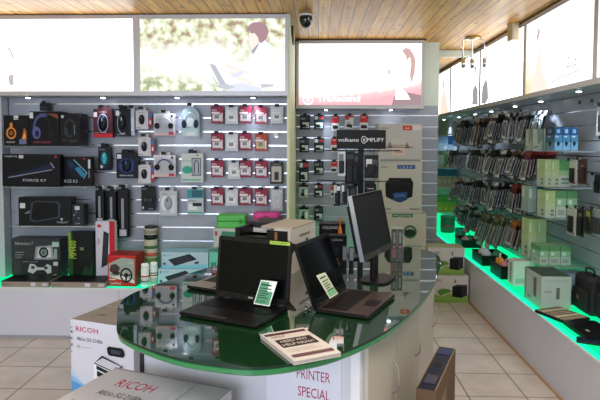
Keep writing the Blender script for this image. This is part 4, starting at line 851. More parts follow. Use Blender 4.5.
for i,(rc,k,nm,rw,cl) in enumerate(ink):
    hang('ink%d'%i,'ink_pack','%s, %s of the right back wall, %s from the cream post'%(nm,rw,cl),'ink cartridge',rc,YB,.06,b_ink(*k),G2,'%s, %s, %s from the post'%(nm,rw,cl))
def prn(x,y,s,c1,c2,c3): return [('p',[(x-s,y),(x-s*.8,y+s*.9),(x+s*.8,y+s*.9),(x+s,y),(x+s*.9,y-s*.5),(x-s*.9,y-s*.5)],C(c1)),('p',[(x-s*.75,y-s*.1),(x+s*.75,y-s*.1),(x+s*.6,y-s*.9),(x-s*.6,y-s*.9)],C(c2)),('r',x-s*.6,y+s*.2,x+s*.6,y+s*.45,C(c3))]
yb = 5.18
zc = ZP; hts = []
x0,x1 = 378,422.5
HA = (250+9-212)*yb/FL
Zt = lambda py: at_y(400,py,yb).z
carton('printer_carton','printer carton with green label strip at the bottom of the stack by the wall','carton',((X(385,yb)+X(427,yb))/2,yb-.0,ZP),0,X(427,yb)-X(384,yb),.36,Zt(212.5)-ZP,'b4b4a6',
  front=[('r',.20,.90,.68,.97,C('2c6a4c')),('t','M2070',.24,.915,.035,.4,C('c8dccc')),('o',.62,.60,.16,.14,.35,C('3a6a50')),('e',.62,.58,.13,.08,C('23382e')),('r',.5,.28,.92,.32,C('8c9c88')),('r',.2,.2,.6,.24,C('9c9c90')),('r',.0,.985,1,1,C('8c8c80'))])
carton('printer_carton','middle printer carton of the stack with a black printer photo and blue labels','carton',((X(379.5,yb)+X(422.5,yb))/2,yb,Zt(212.5)+.0005),0,X(422.5,yb)-X(379.5,yb),.36,Zt(163)-Zt(212.5)-.001,'b9b8ad',
  front=[('r',.42,.88,.84,.96,C('3a5a94')),('t','1 2 3 4',.48,.895,.04,.28,C('c4d0e0')),('t','Canon',.04,.90,.05,.14,C('5a5a58')),('p',[(.16,.32),(.14,.58),(.24,.70),(.74,.70),(.80,.60),(.78,.32),(.60,.26),(.30,.26)],C('101214')),('p',[(.34,.24),(.32,.40),(.66,.42),(.66,.26),(.5,.20)],C('24406c')),('p',[(.36,.30),(.62,.32),(.60,.38),(.36,.37)],C('3f6498')),('l',.2,.58,.74,.58,.006,C('2e3236')),('r',.04,.05,.28,.09,C('8c8c88')),('r',.72,.05,.96,.09,C('8c8c88'))])
carton('printer_carton','top printer carton of the stack with a white printer photo and red labels','carton',((X(378.5,yb)+X(422,yb))/2,yb,Zt(163)+.0005),0,X(422,yb)-X(378.5,yb),.36,Zt(123.5)-Zt(163)-.001,'b7b5b2',
  front=[('r',.55,.83,.77,.95,C('c04434')),('r',.78,.83,.97,.95,C('d0c8c4')),('t','Canon',.04,.86,.06,.18,C('4a4a4a')),('t','A4',.60,.86,.05,.1,C('ecdcd8')),('p',[(.20,.38),(.24,.52),(.66,.52),(.72,.38)],C('7c7470')),('p',[(.28,.46),(.30,.62),(.62,.62),(.64,.46)],C('c0bab4')),('p',[(.30,.18),(.32,.44),(.62,.44),(.60,.18)],C('d2beb4')),('r',.36,.26,.56,.32,C('b08a80')),('l',.14,.40,.78,.40,.008,C('5c5450')),('r',.04,.05,.96,.09,C('8a8884'))])

# ------------------------------------------------------------------ counter display rack
rx, ry = at_y(361,143,3.50).x, 3.50
t = thing('display_rack','black wire counter display rack with lettered header board','display rack',(rx,ry,TOP),0)
MB().rbox((-.075,-.09,0),(.075,.09,.012),.01,BLKMETAL,.003).build('base',t)
zt_ = at_y(361,130,3.50).z-TOP; zl_ = at_y(361,148.8,3.50).z-TOP
MB().box((-.017,-.010,.01),(.017,.010,zl_+.02),BLKMETAL).build('pole',t)
Wh = 48.6*3.5/FL
m = MB(); m.box((-Wh/2,-.016,zl_),(Wh/2,-.010,zt_),C('15151a')); m.box((-Wh/2,-.010,zl_+.01),(Wh/2,.0,zt_-.01),C('15151a'))
m.prints((-Wh/2,-.016,zl_),(Wh,0,0),(0,0,zt_-zl_),[('t','volkano',.03,.38,.20,.42,C('d4d4da')),('o',.555,.48,.055,.20,.16,C('d4d4da')),('p',[(.555,.62),(.535,.36),(.555,.44),(.575,.36)],C('d4d4da')),('t','MPLIFY',.62,.38,.20,.34,C('d4d4da'))]); m.build('header_board',t)
def arm(x0_, x1_, z_, y_): MB().tube([(x0_,y_+.0,z_),(x0_+.003,y_-.02,z_+.006),(x1_,y_-.02,z_),], .0035, BLKMETAL, 6).build('arm',t)
for z_ in (at_y(361,151,3.4).z-TOP, at_y(361,182,3.4).z-TOP): 
    MB().tube([(-.27,-.03,z_+.006),(-.10,-.03,z_),(.16,-.03,z_),(.235,-.03,z_+.004)],.0035,BLKMETAL,6).build('arm',t)
    for xx in (-.165,-.10,-.045,.045,.10): MB().tube([(xx,-.030,z_-.002),(xx,-.11,z_-.002),(xx,-.12,z_+.010)],.0028,BLKMETAL,6).build('prong',t)
def rackpack(label, px0, py0, px1, py1, Y, col, ops, prod=None, name='accessory_pack'):
    a = at_y((px0+px1)/2,py0,Y); W = (px1-px0)*Y/FL; H = (py1-py0)*Y/FL
    t2 = thing(name,label,'accessory pack',(a.x,Y,a.z-.012),0,'packs hanging on the counter display rack')
    card_mesh(W,H,col,ops,th=.003).build('card',t2); m = MB(); m.rbox((-W*.32,-.016,-H*.78),(W*.32,-.0008,-H*.30),.006,prod or BLKPLASTIC,.003); m.build('product',t2); return t2
rackpack('white edged phone case pack at the left end of the upper rack arm',338,151.5,345.5,176,3.385,'b4b6ba',[r_(.1,.1,.75,.9,C('6a6e76'))])
rackpack('wide black pack beside the white edged one on the upper rack arm',345,151.5,354.5,189,3.41,'17181c',[r_(.1,.8,.9,.92,C('3a3c44')),('t','audio',.15,.1,.05,.6,C('8a8e94'))])
rackpack('black pack just left of the rack pole',353,153,358.6,186,3.43,'1e1f24',[r_(.1,.75,.9,.9,C('44464e'))])
rackpack('black pack with white label right of the rack pole, upper arm',364.5,155,378.5,178,3.41,'1b1c20',[r_(.12,.48,.55,.82,C('b4b6b8')),('r',.6,.5,.9,.8,C('4a4c52')),('r',.1,.1,.9,.3,C('34363c'))])
rackpack('small black pack with white lettering right of the rack pole, lower arm',365,184,376,194,3.41,'131418',[('t','amp',.2,.4,.3,.6,C('c0c2c6'))],C('2a2b30'))
rackpack('white label pack right of the rack pole, lower arm behind the monitor',364.5,181,375,206,3.44,'2a2c30',[r_(.1,.5,.9,.8,C('b9bcbe'))])
rackpack('black and white earphone pack at the left of the lower rack arm',333.5,184,340.5,206,3.385,'1c1d20',[r_(.05,.1,.45,.95,C('a8aab0')),('r',.5,.7,.95,.9,C('c0c4c8'))])
rackpack('white striped pack on the lower rack arm beside the earphone pack',341,183,347.5,205,3.39,'34363c',[r_(.1,.1,.5,.9,C('b9bbc2'))])
rackpack('dark pack behind the monitor edge on the lower rack arm',348.5,184,357,212,3.43,'18191d',[r_(.2,.6,.8,.9,C('3c3e46'))])

# small goods standing on the counter behind the laptops
def on_counter(name,label,cat,px0,px1,py0,py1,Y,D,col,front,rz=0,**k):
    xa, xb = X(px0,Y), X(px1,Y); H = (py1-py0)*Y/FL
    return carton(name,label,cat,((xa+xb)/2,Y,TOP),rz,xb-xa,D,H,col,front=front,**k)
on_counter('speaker_carton','black carton with white lettering standing right of the laser printer','speaker box',319.5,346,220,251,3.60,.10,'141519',[('t','VOLKANO',.12,.80,.10,.62,C('c4c6cc')),('r',.10,.25,.55,.32,C('3a3c44')),('r',.0,.97,1,1,C('5c5e64'))])
on_counter('headphone_carton','second black carton with lettering in front of the taller black one','speaker box',329,347.5,232,256,3.42,.08,'111216',[('t','volkano',.18,.78,.10,.6,C('a8aab2')),('r',.2,.2,.6,.5,C('2a2c34'))])
def bottle(label,px,py0,py1,Y,r,body,cap,name='screen_cleaner_bottle'):
    H = (py1-py0)*Y/FL; t2 = thing(name,label,'bottle',(X(px,Y),Y,TOP))
    MB().lathe([(r*.95,0),(r,.005),(r,H*.62),(r*.5,H*.76),(r*.42,H*.80)],C(body,.3)).build('body',t2); MB().lathe([(r*.52,H*.79),(r*.52,H*.98),(r*.40,H)],C(cap,.4)).build('cap',t2)
bottle('tall slim orange bottle in front of the display rack',340.6,212,250,3.545,.014,'c8702c','c8702c')
bottle('small orange canister behind the brown decked laptop',336.5,249,262,3.10,.022,'c85a38','d8a890')
on_counter('cable_tub','white label pack with dark base next to the orange canister, left of two','cable pack',343.3,347.3,241,262,3.20,.03,'2a2c34',[r_(.05,.35,.95,.98,C('9a9ca8'))])
on_counter('cable_tub','white label pack with dark base next to the monitor edge, right of two','cable pack',350,354.6,242,262,3.20,.03,'2a2c34',[r_(.05,.35,.95,.98,C('9a9ca8'))])
t = thing('acrylic_pack_holder','clear acrylic holder with dark pink and white packs right of the monitor','display holder',(X(398,3.42),3.42,TOP))
m = MB(); Wq = 12.5*3.42/FL; Hq = 34*3.42/FL; m.box((-Wq/2,-.03,0),(Wq/2,-.028,Hq),ACRYL); m.box((-Wq/2,.03,0),(Wq/2,.032,Hq),ACRYL); m.box((-Wq/2,-.028,0),(-Wq/2+.002,.03,Hq),ACRYL); m.box((Wq/2-.002,-.028,0),(Wq/2,.03,Hq),ACRYL); m.box((-Wq/2,-.03,0),(Wq/2,.032,.003),ACRYL); m.build('holder',t)
for k in range(2):
    x_ = X(398,3.42)-.018+.036*k
    carton('usb_cable_pack','slim dark pack with %s label inside the acrylic holder'%('pink','white')[k],'cable pack',(x_,3.405+.0,TOP+.0035),0,.031,.02,Hq*.9,'1f1c24',front=[r_(.1,.06,.9,.35,C('6c2c48') if k==0 else C('3c2c3c')),r_(.3,.55,.7,.90,C('6c6e78')),r_(.3,.40,.7,.46,C('a84a5c'))])

# ------------------------------------------------------------------ right wall
def RWp(px, py, Xf): return at_x(px, py, Xf)
def rcarton(name,label,cat,px0,px1,py0,py1,Xf,col,front,group=None,zb=None,D=None,left=(),topc=None,H=None,leftc=None):
    """carton whose face looks into the room (-x); px0 far edge, px1 near edge, py measured at the near edge"""
    a, b_ = RWp(px0,py1,Xf), RWp(px1,py1,Xf); top = RWp(px1,py0,Xf).z; z = b_.z if zb is None else zb
    return carton(name,label,cat,(Xf,(a.y+b_.y)/2,z),-90,abs(a.y-b_.y)-.002,D or (XR-.02-Xf),H or (top-b_.z),col,front=front,right=left,group=group,topc=topc,rightc=leftc)
def rshelf(label, px0, px1, z, Xf=1.60):
    a, b_ = RWp(px0,150,Xf).y, RWp(px1,150,Xf).y; return glass_shelf(label, 0, a-b_, XR, XR-Xf, z, 'glass shelves on the right wall', -90, (XR,(a+b_)/2))
blue_f = [('r',0,.66,1,1,C('223c58')),('r',0,.0,1,.34,C('5f88a2')),('r',.0,.34,1,.66,C('36607c')),('r',.3,.74,.7,.90,C('5a7c9c')),('p',[(.3,.30),(.5,.16),(.75,.28),(.6,.42)],C('16202c')),('t','USB',.2,.56,.06,.4,C('cfe0ea')),('r',.0,0,.04,1,C('1c3048'))]
pal_f = [('p',[(0,0),(1,0),(1,.5),(.5,.25),(.5,1),(0,1)],C('9aa894')),('p',[(.5,1),(.5,.25),(1,.6),(1,1)],C('768a7c')),('r',.15,.1,.5,.16,C('5a6a5c'))]
grn_f = [('r',0,.55,1,1,C('7cb04c')),('r',.35,.6,.9,.92,C('5c9460')),('r',0,.0,1,.30,C('a9b4a4')),('r',.0,.3,1,.56,C('9abf78')),('r',.12,.66,.28,.9,C('b8d89c')),('r',.55,.22,.85,.30,C('5a7a70')),('r',.55,.08,.85,.16,C('5a7a70'))]
grn2 = [('r',0,.72,1,1,C('5c9463')),('r',0,.0,1,.40,C('b0bcb0')),('r',.0,.4,1,.72,C('8cb898')),('r',.2,.1,.8,.3,C('8ca09c')),('r',.2,.5,.5,.66,C('c8dccc')),('r',.0,.0,.03,1,C('2c5c3a'))]
def row(names, edges, y0, y1, Y, z, faces, name, cat, group, col, D=.14):
    """cartons standing side by side from the room towards the wall, the printed side turned to the camera"""
    H = (y1-y0)*Y/FL-.018
    for i in range(len(edges)-1):
        f = faces[i % len(faces)]; xa, xb = X(edges[i],Y), X(edges[i+1],Y)
        carton(name,names[i],cat,((xa+xb)/2,Y,z+.001),0,xb-xa-.0015,D,H,col[i%len(col)],front=f,left=f,group=group)
def shelf_at(label, Y0, Y1, z): return glass_shelf(label, 0, Y1-Y0, XR, .32, z, 'glass shelves on the right wall', -90, (XR,(Y0+Y1)/2))
def zq(py, Y): return at_y(560,py,Y).z
z_a, z_b, z_c, z_d = zq(150.5,3.9), zq(187,4.02), zq(218,4.0), zq(265,4.08)
shelf_at('glass shelf under the blue cartons',3.82,4.44,z_a); shelf_at('glass shelf under the upper green cartons',3.95,4.55,z_b)
shelf_at('glass shelf under the lower green cartons',3.95,4.6,z_c); shelf_at('glass shelf under the lowest green white cartons',4.0,4.6,z_d)
blue_f = [('r',0,.66,1,1,C('223c58')),('r',0,.0,1,.34,C('5f88a2')),('r',.0,.34,1,.66,C('36607c')),('r',.3,.74,.7,.90,C('5a7c9c')),('p',[(.3,.30),(.5,.16),(.75,.28),(.6,.42)],C('16202c')),('t','USB',.2,.56,.06,.4,C('cfe0ea')),('r',.0,0,.05,1,C('1c3048'))]
pal_f = [('p',[(0,0),(1,0),(1,.5),(.5,.25),(.35,1),(0,1)],C('a4b0a0')),('p',[(.35,1),(.5,.25),(1,.6),(1,1)],C('768a80')),('r',.15,.1,.5,.16,C('5a6a5c')),('r',.92,0,1,1,C('4c6c80'))]
grn_f = [('r',0,.55,1,1,C('a3bb86')),('r',.0,.0,1,.30,C('a9b4a4')),('r',.0,.3,1,.56,C('a9bc98')),('r',.12,.66,.28,.9,C('c2d2b4')),('r',.55,.22,.85,.30,C('5a7a70')),('r',.55,.08,.85,.16,C('5a7a70'))]
grn_g = [('r',0,.60,1,1,C('5c9460')),('r',.0,.0,1,.42,C('b0b8b4')),('r',.0,.42,1,.60,C('8cb484')),('r',.2,.24,.85,.32,C('5a7a70')),('r',.2,.10,.85,.18,C('6a8a80'))]
grn2 = [('r',0,.72,1,1,C('5c9463')),('r',0,.0,1,.40,C('b0bcb0')),('r',.0,.4,1,.72,C('8cb898')),('r',.2,.1,.8,.3,C('8ca09c')),('r',.2,.5,.5,.66,C('c8dccc')),('r',.0,.0,.04,1,C('2c5c3a'))]
row(['pale green carton left of the blue cartons, room side','pale green carton touching the blue cartons'],[532.5,543.5,554],128,151,4.27,z_a,[pal_f],'network_carton','carton','pale green cartons on the top glass shelf',['8a9a88'])
row(['blue carton next to the pale green pair','middle one of the three blue cartons','blue carton nearest the wall of the three'],[554,562,570,578],125,150.5,3.9,z_a,[blue_f],'adapter_carton','carton','blue cartons on the top glass shelf',['3a6a90'])
row(['yellow green carton at the room side of the second shelf','yellow green carton in the middle of the second shelf','darker green carton at the wall side of the second shelf'],[545.5,552,560,571.5],157.5,187,4.02,z_b,[grn_f,grn_f,grn_g],'router_carton','carton','green cartons on the second glass shelf',['98ac84','98ac84','90b49a'])
row(['pale teal carton at the room side of the third shelf','dark teal carton beside the pale one on the third shelf'],[529.5,538,546],186,214,4.33,z_c,[[('r',0,.5,1,1,C('90a8a0')),('r',.1,.55,.4,.9,C('c0ccc4'))],[('r',0,.52,1,.96,C('2c6078')),('r',0,.04,1,.46,C('2c6870')),('r',.2,.1,.5,.3,C('a8c0c0'))]],'modem_carton','carton','teal cartons on the third glass shelf',['8a9c98','3a5c66'])
row(['yellow green carton beside the dark teal one on the third shelf','green white carton centre on the third shelf','dark green white carton at the wall side of the third shelf'],[546.5,557,568,579],188.5,218,4.0,z_c,[grn_f,grn2,grn2],'router_carton','carton','green white cartons on the third glass shelf',['90b49a'])
row(['tall light green carton at the room side of the fourth shelf','tall light green carton beside it on the fourth shelf'],[530.5,539.5,548.5],221,262,4.33,z_d,[grn_f],'router_carton','carton','tall light green cartons on the fourth glass shelf',['93ab84'])
row(['small green white carton on the fourth shelf, room side','small green white carton on the fourth shelf, middle','small green white carton on the fourth shelf, wall side'],[541.5,551.5,563,574],243.5,265,4.08,z_d,[grn2],'router_carton','carton','small green white cartons on the fourth glass shelf',['90b49a'])
YF = 7.75; zf = [zq(151,YF), zq(168.5,YF), zq(187.5,YF), zq(213,YF)]
for z_, lb in zip(zf, ('top','second','third','lowest')): shelf_at('%s glass shelf at the far end of the right wall'%lb,7.62,8.2,z_)
row(['pale blue carton on the far top shelf, room side','pale blue carton on the far top shelf, second','dark blue carton on the far top shelf','blue white carton on the far top shelf, wall side'],[437.5,443,448,453,457.5],135,151,YF,zf[0],[[('r',0,.5,1,1,C('7f9cb8'))],[('r',0,.5,1,1,C('6c8cb0')),('r',.2,.1,.8,.3,C('c0ccd4'))],[('r',0,.4,1,1,C('23456c'))],[('r',0,.3,1,1,C('34587c')),('r',.2,.0,.8,.3,C('a8b8c4'))]],'adapter_carton','carton','blue cartons at the far end',['8fa4b4'])
row(['pale carton on the far second shelf','green carton on the far second shelf'],[438,444.5,451],154,168.5,YF,zf[1],[[('r',0,.3,1,1,C('8ca094'))],[('p',[(0,0),(1,.4),(1,1),(0,1)],C('4a8044')),('p',[(0,0),(1,0),(1,.4)],C('a8985c'))]],'router_carton','carton','cartons on the far second shelf',['8a9c84'])
row(['tan and blue carton on the far third shelf, room side','tan and blue carton on the far third shelf, second','tan and blue carton on the far third shelf, third','tan and blue carton on the far third shelf, wall side'],[438,443,448,453,457.5],168,187.5,YF,zf[2],[[('r',0,.6,1,1,C('34607a')),('r',0,.0,1,.55,C('a8937c')),('r',.2,.2,.7,.4,C('c0b4a4'))]],'camera_carton','carton','tan and blue cartons at the far end',['84a0a8'])
row(['yellow green carton on the far lowest shelf, room side','yellow green carton on the far lowest shelf, middle','yellow green carton on the far lowest shelf, wall side'],[438,444,450,456.5],195,213,YF,zf[3],[[('r',0,.6,1,1,C('5a9448')),('r',0,.0,1,.5,C('b4a848')),('r',.3,.1,.7,.3,C('c8c070'))]],'battery_carton','carton','yellow green cartons at the far end',['8cac50'])

# cable packs: many per hook, seen from the side
rng = random.Random(5)
ORD = ['outermost','second','third','fourth','fifth','sixth','seventh','eighth','ninth','tenth','eleventh']
def sleeve(key, W, H, card_c, top_c, prod_c, kind):
    t = thing('cable_pack','','cable pack')
    m = MB(); m.box((-W/2,0,-H*.09),(W/2,.0012,.014),C(top_c)); m.box((-W/2,0,-H),(W/2,.001,-H*.09),C(card_c)); m.prints((-W/2,0,-H),(W,0,0),(0,0,H*.8),[('r',.1,.04,.9,.16,C('c8ccd0')),('r',.2,.5,.8,.9,C('4a4e56'))]); m.build('card',t)
    m = MB()
    if kind == 0: m.tube([(W*.30*math.cos(R(a)),-.0065,-H*.58+H*.24*math.sin(R(a))) for a in range(0,361,30)],.0055,C(prod_c))
    elif kind == 1: m.rbox((-W*.32,-.012,-H*.85),(W*.32,-.0005,-H*.32),.008,C(prod_c),.003)
    else: m.tube([(-W*.2,-.0065,-H*.85),(-W*.22,-.0065,-H*.4),(W*.05,-.0065,-H*.3),(W*.22,-.0065,-H*.45),(W*.2,-.0065,-H*.85)],.0055,C(prod_c))
    m.build('cable_coil' if kind != 1 else 'adapter_body',t)
    m = MB(); m.rbox((-W*.42,-.0145,-H*.95),(W*.42,-.0014,-H*.25),.01,BLISTER,.003); m.build('plastic_sleeve',t)
    return t
KIN = {
 'black': [('1c1e22','2c3034','0f1013',0),('23262a','15171a','17181c',2),('17191c','3c4248','1a1b1f',1),('2a2e33','b8bcc0','101114',0)],
 'dark brown': [('3a2c28','5c4038','1a1412',0),('2c2624','7c5844','181414',2),('4c3830','a89080','201816',0)],
 'mixed black and white': [('23262a','c0c4c8','0f1013',0),('b4b8bc','23262a','d8dadc',2),('1a1c20','8c9096','17181c',1)],
 'dark red': [('5c2420','7c2c28','1c1414',1),('4a201e','94403a','181212',0)],
 'olive and clear': [('5c6440','7c8458','3a4028',0),('8c9484','a8b0a0','4c5440',2),('4c5434','6c7048','2c301c',1)],
 'orange topped': [('8c5430','b87038','3a2418',1),('2c2420','c07c40','1a1412',0)],
}
_PK = {}
def cluster(Y, z, n, kinds, H, W, lb, step=.024, X0=1.640, tiltd=0, yo=0):
    """one hook on the right wall with n packs one behind the other"""
    hook('steel hook holding the '+lb, XR, Y, z, -90, XR-X0+.03, 'hooks on the right wall')
    lean = rng.uniform(5,20)
    for i in range(n):
        x = X0+.012+i*step
        if x > XR-.03: break
        ks = KIN[kinds]; k = rng.randrange(len(ks)); key = (kinds,k,round(H,2),round(W,2))
        if key not in _PK: t = _PK[key] = sleeve(key, W, H, *ks[k])
        else: t = copy_tree(_PK[key])
        t.location = (x, Y+yo, z-.0045-.002); t.rotation_euler = (R(-lean), R(.4*tiltd+rng.uniform(-7,7)), R(-90+rng.uniform(-2,2))); t.scale = (1,1,rng.uniform(.84,1.12))
        t['label'] = '%s from hook tip, %s' % (ORD[i], lb); t['category'] = 'cable pack'; t['group'] = lb
# upper row
def zr(px, py, Xf=1.72): return at_x(px, py, Xf)
def cl(pxm, pyt, pyb, n, kinds, W, lb, **k):
    p = at_x(pxm, pyt, 1.75); H = (pyb-pyt)*p.y/FL; cluster(p.y, p.z, n, kinds, H, W, lb, **k)
cl(531,112,140,7,'mixed black and white',.13,'packs beside the pale green cartons, upper row',X0=1.70)
cl(519,113.5,142,9,'mixed black and white',.12,'white sleeved cable packs, upper row',tiltd=6)
cl(506,115,141,10,'black',.15,'thick fan of black cable packs, upper row',tiltd=9)
cl(497,116.5,142,8,'orange topped',.12,'orange topped packs, upper row',X0=1.70)
cl(487,119,146,10,'dark brown',.14,'dark brown packs, upper row middle')
cl(472,121,144,10,'black',.17,'black packs with white edge, upper row far',tiltd=10)
cl(462,123,142,8,'mixed black and white',.14,'mixed packs, upper row, farthest',X0=1.70)
# second row
cl(541,152,178,9,'dark red',.13,'red brown packs left of the green cartons, second row',tiltd=6)
cl(527,151.5,177,9,'dark brown',.13,'dark brown packs beside the red ones, second row')
cl(515,151,177,9,'black',.14,'black packs in the middle of the second row')
cl(504,150.5,176,10,'black',.14,'black packs left of the middle, second row',tiltd=5)
cl(493,150.5,178,10,'mixed black and white',.14,'mixed packs with a white strip, second row')
cl(482,150.5,170,10,'black',.14,'black packs toward the far end, second row')
cl(470,150.5,169,9,'mixed black and white',.14,'pale striped packs, second row far')
cl(459,151,166,9,'dark brown',.15,'brown packs beside the far shelves, second row',tiltd=8)
# third row
cl(521,186,213,8,'dark red',.14,'large dark red packs, third row',X0=1.68)
cl(507,183,210,9,'black',.14,'black packs beside the dark red ones, third row')
cl(496,182,208,9,'mixed black and white',.14,'pale edged packs, third row',tiltd=4)
cl(485,181,205,10,'black',.14,'black packs in the middle, third row')
cl(474,180,203,9,'mixed black and white',.15,'white topped packs, third row far')
cl(465,179,200,9,'dark brown',.15,'brown packs beside the far shelves, third row')
# lowest row
cl(521,222,249,7,'orange topped',.14,'brown and white packs, lowest row near',X0=1.68)
cl(507,218,246,8,'olive and clear',.13,'clear sleeved packs, lowest row near the middle')
cl(494,215,244,9,'olive and clear',.14,'olive packs, lowest row middle')
cl(481,212,231,8,'black',.14,'black packs, lowest row far')
cl(470,208,224,8,'mixed black and white',.15,'mixed packs, lowest row far')
cl(461,206,217,7,'dark brown',.15,'brown packs, lowest row, farthest',X0=1.70)

# near end of the wall: phone accessories on hooks
def near_pack(label, px0, px1, py0, py1, Xf, col, ops, prodc):
    a, b_ = at_x(px0,py0,Xf), at_x(px1,py0,Xf); W = a.y-b_.y; H = (py1-py0)*b_.y/FL; y = (a.y+b_.y)/2
    t2 = thing('phone_accessory_pack',label,'phone accessory pack',(Xf,y,b_.z-.014),-90,'phone accessory packs at the near end')
    card_mesh(W,H,col,ops,th=.003).build('card',t2); m = MB(); m.rbox((-W*.28,-.015,-H*.82),(W*.28,-.0008,-H*.25),.01,C(prodc),.003); m.build('phone_case',t2)
    hook('steel hook holding the '+' '.join(label.split(' pack')[0].split()[:9])+' pack', XR, y, b_.z-.014+.0045, -90, XR-Xf+.03, 'hooks on the right wall')
near_pack('white backed dark phone case pack by the green cartons',569.5,577,160,185,1.73,'b8bcb4',[r_(.1,.05,.9,.12,C('8c3a34'))],'1c1a1c')
near_pack('dark red phone case pack with dotted print, second row near',578.5,587,158.5,184,1.73,'4a2c30',[('e',.5,.7,.08,.04,C('d0c8c8')),('e',.5,.5,.08,.04,C('d0c8c8')),('e',.5,.3,.08,.04,C('d0c8c8'))],'3a2226')
near_pack('white backed long phone case pack, third row near',567.5,576,208,236,1.73,'b4bab0',[r_(.1,.05,.9,.10,C('6a7068'))],'231f22')
near_pack('black backed phone case pack, third row near',577,584,208,237,1.73,'1e2022',[r_(.3,.3,.7,.8,C('7c6a5c'))],'2c2628')
near_pack('grey clear phone case pack, cut by the right edge of the photo',590,604,210,238,1.76,'8c9894',[r_(.1,.1,.9,.5,C('5c6864'))],'3a4040')
near_pack('narrow olive black phone case pack, third row near',585,591.5,209,234,1.74,'3a4034',[r_(.2,.5,.8,.9,C('8c9c4c'))],'1c1e1c')
near_pack('pale pack at the right edge beside the blue cartons',597,612,104,134,1.78,'b4b8b8',[r_(.2,.2,.8,.8,C('6a7078'))],'4a4e54')
near_pack('slim black stylus pack on the bare stretch of wall',594.5,600,174,193,1.80,'23262a',[r_(.3,.1,.7,.5,C('5c6064'))],'101214')
for (px,py,lb) in ((578.5,104,'left of two bare hooks'),(590.5,102.5,'right of two bare hooks'),(598.5,139,'below the pale pack'),(572,184,'beside the dark red phone case')):
    p = at_x(px,py,1.80); hook('bare steel hook with black price holder, %s'%lb, XR, p.y, p.z, -90, .11, 'hooks on the right wall')

# ------------------------------------------------------------------ goods on the right plinth
def pl(px, py): return at_z(px, py, ZP)
def rp(name,label,cat,px,py,W,D,H,rz,col,front=(),left=(),topc=None,top=(),group=None,dx=0):
    p = pl(px,py); return carton(name,label,cat,(p.x+dx,p.y,ZP),rz,W,D,H,col,front=front,left=left,topc=topc,top=top,group=group)
# front face (local -y) looks toward the room; left side then faces the camera? local +x points to the camera
def block(name,label,cat,px,py,Wy,Dx,H,col,front=(),near=(),topc=None,group=None,yaw=0):
    """px,py: near bottom corner on the plinth, at the edge facing the room"""
    p = pl(px,py); q = carton(name,label,cat,(p.x,p.y+Wy/2,ZP),-90+yaw,Wy,Dx,H,col,front=front,right=near,topc=topc,group=group); return q
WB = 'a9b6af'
def block2(name,label,cat,x,y,Wy,Dx,H,col,front=(),near=(),topc=None): return carton(name,label,cat,(x,y+Wy/2,ZP),-90,Wy,Dx,H,col,front=front,right=near,topc=topc)
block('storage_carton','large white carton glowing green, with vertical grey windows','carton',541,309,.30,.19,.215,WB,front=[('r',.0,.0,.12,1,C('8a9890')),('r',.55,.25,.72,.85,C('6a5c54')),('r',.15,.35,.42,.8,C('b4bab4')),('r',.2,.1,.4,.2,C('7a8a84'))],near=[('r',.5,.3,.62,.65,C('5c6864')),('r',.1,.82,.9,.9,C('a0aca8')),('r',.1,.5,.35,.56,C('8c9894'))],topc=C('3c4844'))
t_ = block2('printer_ink_carton','pale blue and violet carton beside the large white carton','carton',1.650,3.79,.12,.13,.21,'8ca4b4',front=[('r',.1,.1,.9,.9,C('a4b4c0'))],near=[('r',0,.52,1,1,C('7c94a8')),('r',.2,.6,.4,.9,C('b4c4cc')),('r',.0,.0,1,.5,C('4a5c84')),('r',.1,.1,.4,.4,C('34446c')),('r',.55,.1,.85,.4,C('34446c'))],topc=C('4c5c6c'))
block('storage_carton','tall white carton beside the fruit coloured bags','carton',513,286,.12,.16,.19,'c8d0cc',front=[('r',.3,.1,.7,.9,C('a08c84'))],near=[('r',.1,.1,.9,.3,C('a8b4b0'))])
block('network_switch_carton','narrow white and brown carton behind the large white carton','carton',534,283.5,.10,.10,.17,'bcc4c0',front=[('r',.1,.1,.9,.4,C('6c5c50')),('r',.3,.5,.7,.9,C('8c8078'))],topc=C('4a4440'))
# green plastic cup, trays with bags
def tub(label, px, py, Yw, r, h, col, band, name='plastic_tub'):
    p = pl(px,py); t2 = thing(name,label,'tub',(p.x+r,p.y,ZP)); MB().lathe([(r*.9,0),(r,.01),(r,h*.88),(r*.95,h*.9)],C(col,.3)).build('body',t2); MB().lathe([(r*1.03,h*.88),(r*1.03,h),(r*.9,h+.004)],C(band,.35)).build('lid',t2); MB().lathe([(r*1.002,h*.15),(r*1.002,h*.5)],C('6a6258')).build('label_band',t2)
tub('green lidded plastic tub at the far end of the right plinth',440.5,232,0,.085,.20,'2c6c54','2f8468')
tub('teal plastic tub beside the green lidded tub',455,237,0,.06,.10,'2c7c7c','2c8c84')
def tray(label, px, py, Wy, Dx, H, group='black trays on the right plinth'):
    p = pl(px,py); t2 = thing('storage_tray',label,'tray',(p.x,p.y+Wy/2,ZP),-90,group); th=.005
    m = MB(); m.box((-Wy/2,0,0),(Wy/2,Dx,th),BLKPLASTIC); 
    for a_,b__ in (((-Wy/2,0,th),(Wy/2,th,H)),((-Wy/2,Dx-th,th),(Wy/2,Dx,H)),((-Wy/2,th,th),(-Wy/2+th,Dx-th,H)),((Wy/2-th,th,th),(Wy/2,Dx-th,H))): m.box(a_,b__,BLKPLASTIC)
    m.build('bin',t2); m = MB()
    for a_,b__ in (((-Wy/2-.006,-.006,H),(Wy/2+.006,th,H+.006)),((-Wy/2-.006,Dx-th,H),(Wy/2+.006,Dx+.006,H+.006)),((-Wy/2-.006,th,H),(-Wy/2+th,Dx-th,H+.006)),((Wy/2-th,th,H),(Wy/2+.006,Dx-th,H+.006))): m.box(a_,b__,C('2a2a30'))
    m.build('rim',t2); return p
